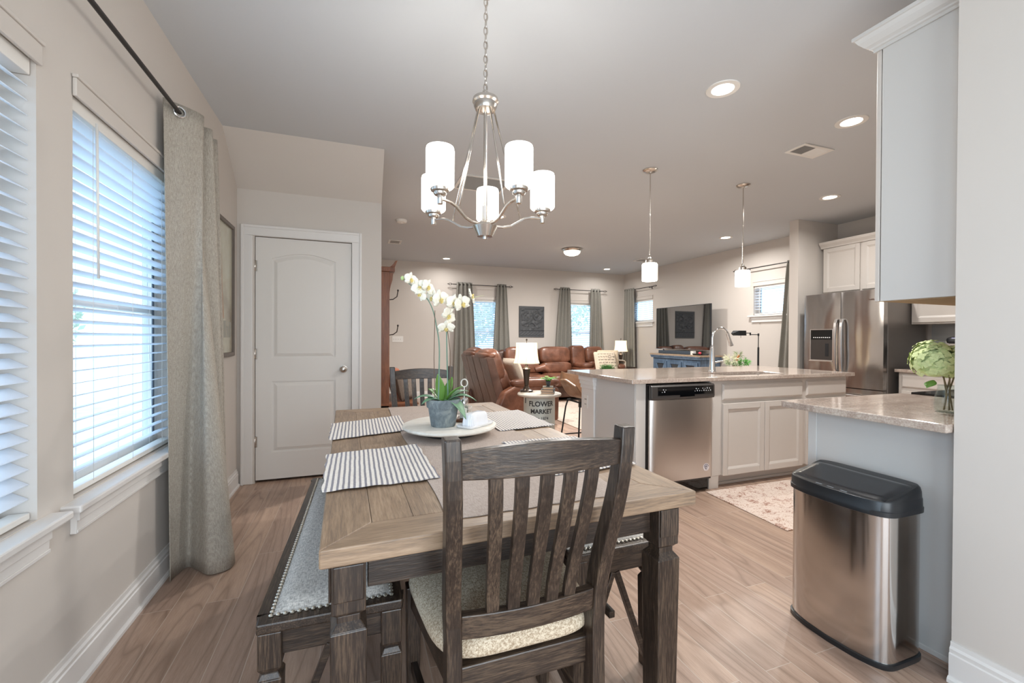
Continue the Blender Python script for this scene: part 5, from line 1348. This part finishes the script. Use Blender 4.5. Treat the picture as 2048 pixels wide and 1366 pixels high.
# books on the drum
def book(label, loc, rot, w_, d_, h_, cover, first=None):
    t = thing('book', label, 'book', loc, rot, 'old books on the drum side table'); cm = plain('cloth_'+cover[0], cover[1], .7, var=.1, scale=30)
    MB().box(-w_/2, w_/2, -d_/2, d_/2, 0, .003).box(-w_/2, w_/2, -d_/2, d_/2, h_-.003, h_).box(-w_/2, w_/2, -d_/2, -d_/2+.003, .003, h_-.003).build('cover', cm, t, .001)
    MB().box(-w_/2+.004, w_/2-.004, -d_/2+.003, d_/2-.005, .003, h_-.003).build('pages', plain('pages_'+cover[0], '#c9a98d', .8, var=.1, scale=120), t)
    return t
z = DZ+.0003
for lb, w_, d_, h_, rt_, cv in (('grey hardback at the bottom of the book stack', .20, .15, .024, 62, ('grey', '#74777a')), ('dark hardback in the middle of the book stack', .20, .145, .026, 58, ('slate', '#4d5053')), ('orange-paged brown book on top of the stack under the fern', .17, .12, .026, 66, ('brown', '#6f6a5f'))):
    book(lb, (2.065, 4.485, z), rt_, w_, d_, h_, cv); z += h_+.0003
t = thing('potted_fern', 'small bright green fern in a dark pot on top of the books', 'plant', (2.07, 4.49, z))
MB().lathe([(0, .0), (.026, 0), (.026, .003), (.016, .005), (.022, .02), (.030, .055), (.031, .06), (.027, .06), (.026, .05), (0, .05)], n=24).build('pot', plain('dark_tin_pot', '#4c4f52', .4, .4), t)
def fronds(t, n, L_, rise, z0, mat, w=.012, seed=1, parts=None):
    r_ = random.Random(seed); b = MB()
    for i in range(n):
        az = 2*pi*i/n+r_.uniform(-.2, .2); ll = L_*r_.uniform(.7, 1.1); rs = rise*r_.uniform(.5, 1.2); ca, sa = cos(az), sin(az)
        for k in range(9):
            s_ = (k+1)/9; c_ = Vector((ca*ll*s_, sa*ll*s_, z0+rs*sin(s_*2.3)))
            for sd in (-1, 1):
                d = Vector((-sa*sd, ca*sd, .15))*w*(1.3-s_*.8)*1.6+Vector((ca, sa, 0))*w*.6; e = Vector((ca, sa, .2))*w*.45
                b.add([c_, c_+d*.5+e, c_+d, c_+d*.5-e], [(0, 1, 2, 3)])
    return b.build('fronds', mat, t)
fronds(t, 22, .10, .05, .055, fern_m, .016)

# --- more living room
lamp((5.50, 8.12, .60), 'lit table lamp with a cream shade in the far corner right of the sofa')
t = thing('corner_table', 'dark side table under the corner lamp at the sofa end', 'side table', (5.50, 8.12, 0))
MB().box(-.24, .24, -.24, .24, .565, .60).build('tabletop', espresso_x, t, .006)
for sx in (-1, 1):
    for sy in (-1, 1): MB().box(sx*.2-.022, sx*.2+.022, sy*.2-.022, sy*.2+.022, 0, .565).build('leg', espresso_z, t, .003)
o = MB().box(2.80, 5.2, 5.05, 7.35, .0005, .011).build('area_rug', rug2_m, bevel=.003); tag(o, 'large cream patterned area rug in front of the sofas', 'rug')
t = thing('coffee_table', 'dark coffee table on the cream area rug, mostly behind the island', 'coffee table', (4.15, 6.42, .011))
MB().box(-.5, .5, -.3, .3, .40, .44).build('tabletop', espresso_x, t, .006)
for sx in (-1, 1):
    for sy in (-1, 1): MB().box(sx*.45-.03, sx*.45+.03, sy*.25-.03, sy*.25+.03, 0, .40).build('leg', espresso_z, t, .003)
t = thing('potted_grass', 'bushy green grass plant in a blue pot above the island edge before the sofa', 'plant', (4.06, 6.40, .4515))
MB().lathe([(0, 0), (.07, 0), (.085, .02), (.10, .17), (.105, .2), (.095, .2), (.09, .17), (0, .17)], n=28).build('pot', plain('blue_glazed_pot', '#6f86a3', .25), t)
b = MB(); r_ = random.Random(4)
for i in range(420):
    az = r_.uniform(0, 2*pi); rr_ = r_.uniform(0, .09); ln = r_.uniform(.08, .17); out = r_.uniform(.0, .13); ca, sa = cos(az), sin(az); p0 = Vector((ca*rr_, sa*rr_, .17)); p1 = p0+Vector((ca*out*.4, sa*out*.4, ln*.7)); p2 = p0+Vector((ca*out, sa*out, ln)); sd = Vector((-sa, ca, 0))*.004
    b.add([p0-sd, p0+sd, p1+sd*.8, p1-sd*.8, p2], [(0, 1, 2, 3), (3, 2, 4)])
b.build('grass_blades', plain('grass_blade_green', '#56824a', .6, var=.3, scale=40), t)
# TV console, TV, soundbar
t = thing('tv_console', 'grey-blue console with X-front doors and a tan wood top under the television', 'console', (5.51, 6.43, 0), -90)
hw_ = .62
MB().box(-hw_, hw_, .02, .46, .08, .875).build('carcass', blue_wood, t, .004)
MB().box(-hw_-.05, hw_+.05, -.03, .48, .905, .935).build('top', tan_wood, t, .004)
MB().prism([(-.012, .855), (-.012, .87), (-.03, .895), (-.03, .905), (.47, .905), (.47, .855)], 'x', -hw_-.03, hw_+.03).build('cornice', blue_wood, t, .003)
for i in range(3):
    xa = -hw_+.03+i*(2*hw_-.06)/3; xb = xa+(2*hw_-.06)/3; xa += .02; xb -= .02
    d_ = MB().box(xa, xa+.05, 0, .02, .12, .80).box(xb-.05, xb, 0, .02, .12, .80).box(xa+.05, xb-.05, 0, .02, .12, .17).box(xa+.05, xb-.05, 0, .02, .75, .80).build('door', blue_wood, t, .003)
    MB().bar((xa+.05, .010, .17), (xb-.05, .010, .75), .04, .012, (0, 1, 0)).build('cross_brace', blue_wood, d_)
    MB().bar((xb-.05, .009, .17), (xa+.05, .009, .75), .04, .012, (0, 1, 0)).build('cross_brace', blue_wood, d_)
    MB().box(xa+.05, xb-.05, .016, .0195, .17, .75).build('door_glass', plain('dark_door_glass', '#3a3f45', .15), d_)
t = thing('television', 'large flat television standing on the grey-blue console', 'television', (5.72, 6.495, .9355), -90)
MB().box(-.71, .71, 0, .03, .078, .898).build('bezel', plain('tv_black_bezel', '#1b1e22', .3), t, .003)
MB().box(-.70, .70, -.0012, .002, .092, .89).build('screen', plain('glossy_tv_screen', '#0d1013', .03, spec=1, var=0), t); MATS['glossy_tv_screen'].node_tree.nodes['Principled BSDF'].inputs['IOR'].default_value = 2.3
MB().box(-.71, .71, -.003, .002, .078, .088).build('bottom_trim', steel_v, t)
for sx in (-1, 1): MB().box(sx*.5-.02, sx*.5+.02, -.06, .09, 0, .012).box(sx*.5-.012, sx*.5+.012, .005, .025, .012, .08).build('foot', black_pl, t, .002)
t = thing('soundbar', 'slim dark soundbar in front of the television', 'soundbar', (5.60, 6.52, .9355), -90)
MB().box(-.44, .44, -.02, .035, .004, .062).build('speaker_grille', plain('soundbar_cloth', '#39434e', .7, bmp=.3, bscale=800), t, .006)
for sx in (-1, 1): MB().box(sx*.30-.03, sx*.30+.03, -.01, .03, 0, .004).build('foot', black_pl, t)
t = thing('white_box', 'small white box at the right end of the soundbar', 'box', (5.56, 6.01, .9355)); MB().box(-.03, .03, -.035, .035, 0, .07).build('case', white_pl, t, .004)
t = thing('remote_tray', 'dark tray on the right end of the grey-blue console', 'tray', (5.60, 5.86, .9355))
MB().prism([(-.09, 0), (.09, 0), (.115, .03), (.105, .03), (.085, .008), (-.085, .008), (-.105, .03), (-.115, .03)], 'y', -.06, .10).build('tray_body', black_pl, t, .002)
MB().box(-.02, .02, -.05, .06, .009, .028).build('tray_divider', dark_grey, t)
t = thing('red_ball', 'small red ball ornament in the dark tray on the console', 'ornament', (5.555, 5.85, .9445+.0)); MB().blob((0, 0, .026), (.026,)*3).build('ball', plain('bright_red', '#c8384a', .4), t); MB().lathe([(.006, .05), (.006, .056), (0, .057)], n=10).build('cap', iron, t)
# floor lamp with swing arm
t = thing('floor_lamp', 'black swing-arm floor lamp standing behind the island by the high window', 'floor lamp', (5.50, 4.66, 0))
MB().lathe([(0, 0), (.13, 0), (.132, .012), (.12, .02), (.02, .028), (.014, .05)], n=32).build('base', blackm, t)
MB().tube([(0, 0, .03), (0, 0, 1.10)], .0125, 12).tube([(0, 0, 1.10), (0, 0, 1.275)], .006, 10).lathe([(.012, 1.265), (.012, 1.30), (0, 1.302)], n=14).build('pole', blackm, t)
MB().tube([(0, 0, 1.282), (-.155, .0, 1.282)], .0055, 8).lathe([(.0105, 1.272), (.0105, 1.312), (0, 1.313)], (-.158, 0, 0), 12).tube([(-.158, 0, 1.305), (-.30, 0, 1.305)], .0055, 8).build('swing_arm', blackm, t)
MB().hull([(-.29, -.055, 1.268), (-.29, .055, 1.268), (-.29, .05, 1.338), (-.29, -.05, 1.338)], [(-.43, -.055, 1.268), (-.43, .055, 1.268), (-.43, .05, 1.338), (-.43, -.05, 1.338)]).hull([(-.43, -.055, 1.268), (-.43, .055, 1.268), (-.43, .05, 1.338), (-.43, -.05, 1.338)], [(-.50, -.02, 1.294), (-.50, .02, 1.294), (-.50, .02, 1.302), (-.50, -.02, 1.302)]).build('lamp_head', blackm, t, .003)
MB().tube([(-.335, 0, 1.27), (-.338, 0, 1.235)], .0025, 6).build('pull_switch', blackm, t)
# plant table
t = thing('plant_stand', 'small side table beside the floor lamp holding the pine and cotton arrangement', 'side table', (5.27, 4.85, 0))
MB().lathe([(0, .755), (.19, .755), (.2, .762), (.2, .775), (0, .78)], n=36).build('tabletop', tan_wood, t)
MB().lathe([(0, 0), (.15, 0), (.15, .015), (.03, .04), (.022, .4), (.03, .74), (.06, .755)], n=28).build('pedestal', espresso_z, t)
t = thing('pine_arrangement', 'pine and white berry arrangement with an orange accent behind the faucet', 'plant', (5.27, 4.83, .7805))
MB().lathe([(0, 0), (.05, 0), (.06, .01), (.055, .05), (0, .05)], n=24).build('bowl', plain('woven_bowl', '#a79a86', .8, var=.2, scale=60), t)
r_ = random.Random(9)
def sprig(c, R0, n, mat, name, q=.02, fl=1):
    b = MB()
    for i in range(n):
        d = Vector((r_.gauss(0, 1), r_.gauss(0, 1), r_.gauss(0, 1)*fl)).normalized(); p = Vector(c)+d*R0*r_.uniform(.3, 1); e = d.orthogonal().normalized()*.004
        b.add([p-e, p+d*q-e*.3, p+d*q+e*.3, p+e], [(0, 1, 2, 3)])
    return b.build(name, mat, t)
sprig((.08, -.04, .095), .09, 500, fern_m, 'pine_sprig', .035, .7); sprig((-.08, .02, .135), .10, 420, plain('cream_filler_leaf', '#d9d8b8', .7, var=.15, scale=50), 'cream_filler', .035); sprig((-.10, .0, .085), .08, 260, plain('sage_leaf', '#9db08a', .7, var=.2, scale=50), 'sage_sprig', .03, .6)
b = MB()
for (px_, pz) in ((-.02, .145), (-.005, .17), (.01, .19), (-.03, .13)): b.blob((px_, -.03, pz), (.016, .016, .02), 1, 10, 8)
b.build('orange_accent', plain('orange_berry', '#c9793d', .5, var=.2, scale=40), t)
sprig((.03, -.01, .21), .05, 140, plain('olive_sprig', '#8d9a6e', .7, var=.2, scale=50), 'top_sprig', .04, 1.4)
t = thing('power_strip', 'small white power strip lying on the plant stand edge behind the faucet', 'power strip', (5.17, 4.72, .781), 25)
MB().box(-.07, .07, -.02, .02, 0, .022).build('housing', white_pl, t, .004); MB().tube([(.07, 0, .01), (.11, -.02, .006), (.16, -.03, .004)], .003, 6).build('cord', dark_grey, t)
# counter stool
t = thing('counter_stool', 'tan leather bucket stool with dark metal legs tucked behind the island post', 'stool', (2.255, 3.90, 0), 0)
def shell(u, v):
    # u across, v from seat front (-y) to top of the back (+y)
    x = (2*u-1); w_ = .235-.02*max(0, v-.5)
    if v < .5: y = -.20+.36*(v/.5); z = .60+.012*(1-v/.5)
    else:
        f = (v-.5)/.5; y = .16+.06*f; z = .60+.24*f**.9
    side = abs(x)**4; z += side*(.19*min(1, .7+v) if v < .5 else .19-.32*(v-.5)); y -= side*(.10*max(0, (v-.4)/.6))
    return (x*w_*(1+.08*side), y, z)
MB().grid(shell, 26, 30).build('shell_seat', leather_t, t, solid=.022)
MB().tube([(-.17, -.13, .575), (.17, -.13, .575), (.17, .13, .575), (-.17, .13, .575)], .009, 8, True).build('under_frame', blackm, t)
for sx in (-1, 1):
    for sy in (-1, 1): MB().tube([(sx*.17, sy*.13, .575), (sx*.185, sy*.15, .50), (sx*.235, sy*.21, .004)], .0085, 8).build('leg', blackm, t)
MB().tube([(-.215, -.188, .2), (.215, -.188, .2), (.215, .188, .2), (-.215, .188, .2)], .007, 8, True).build('foot_rest', blackm, t)
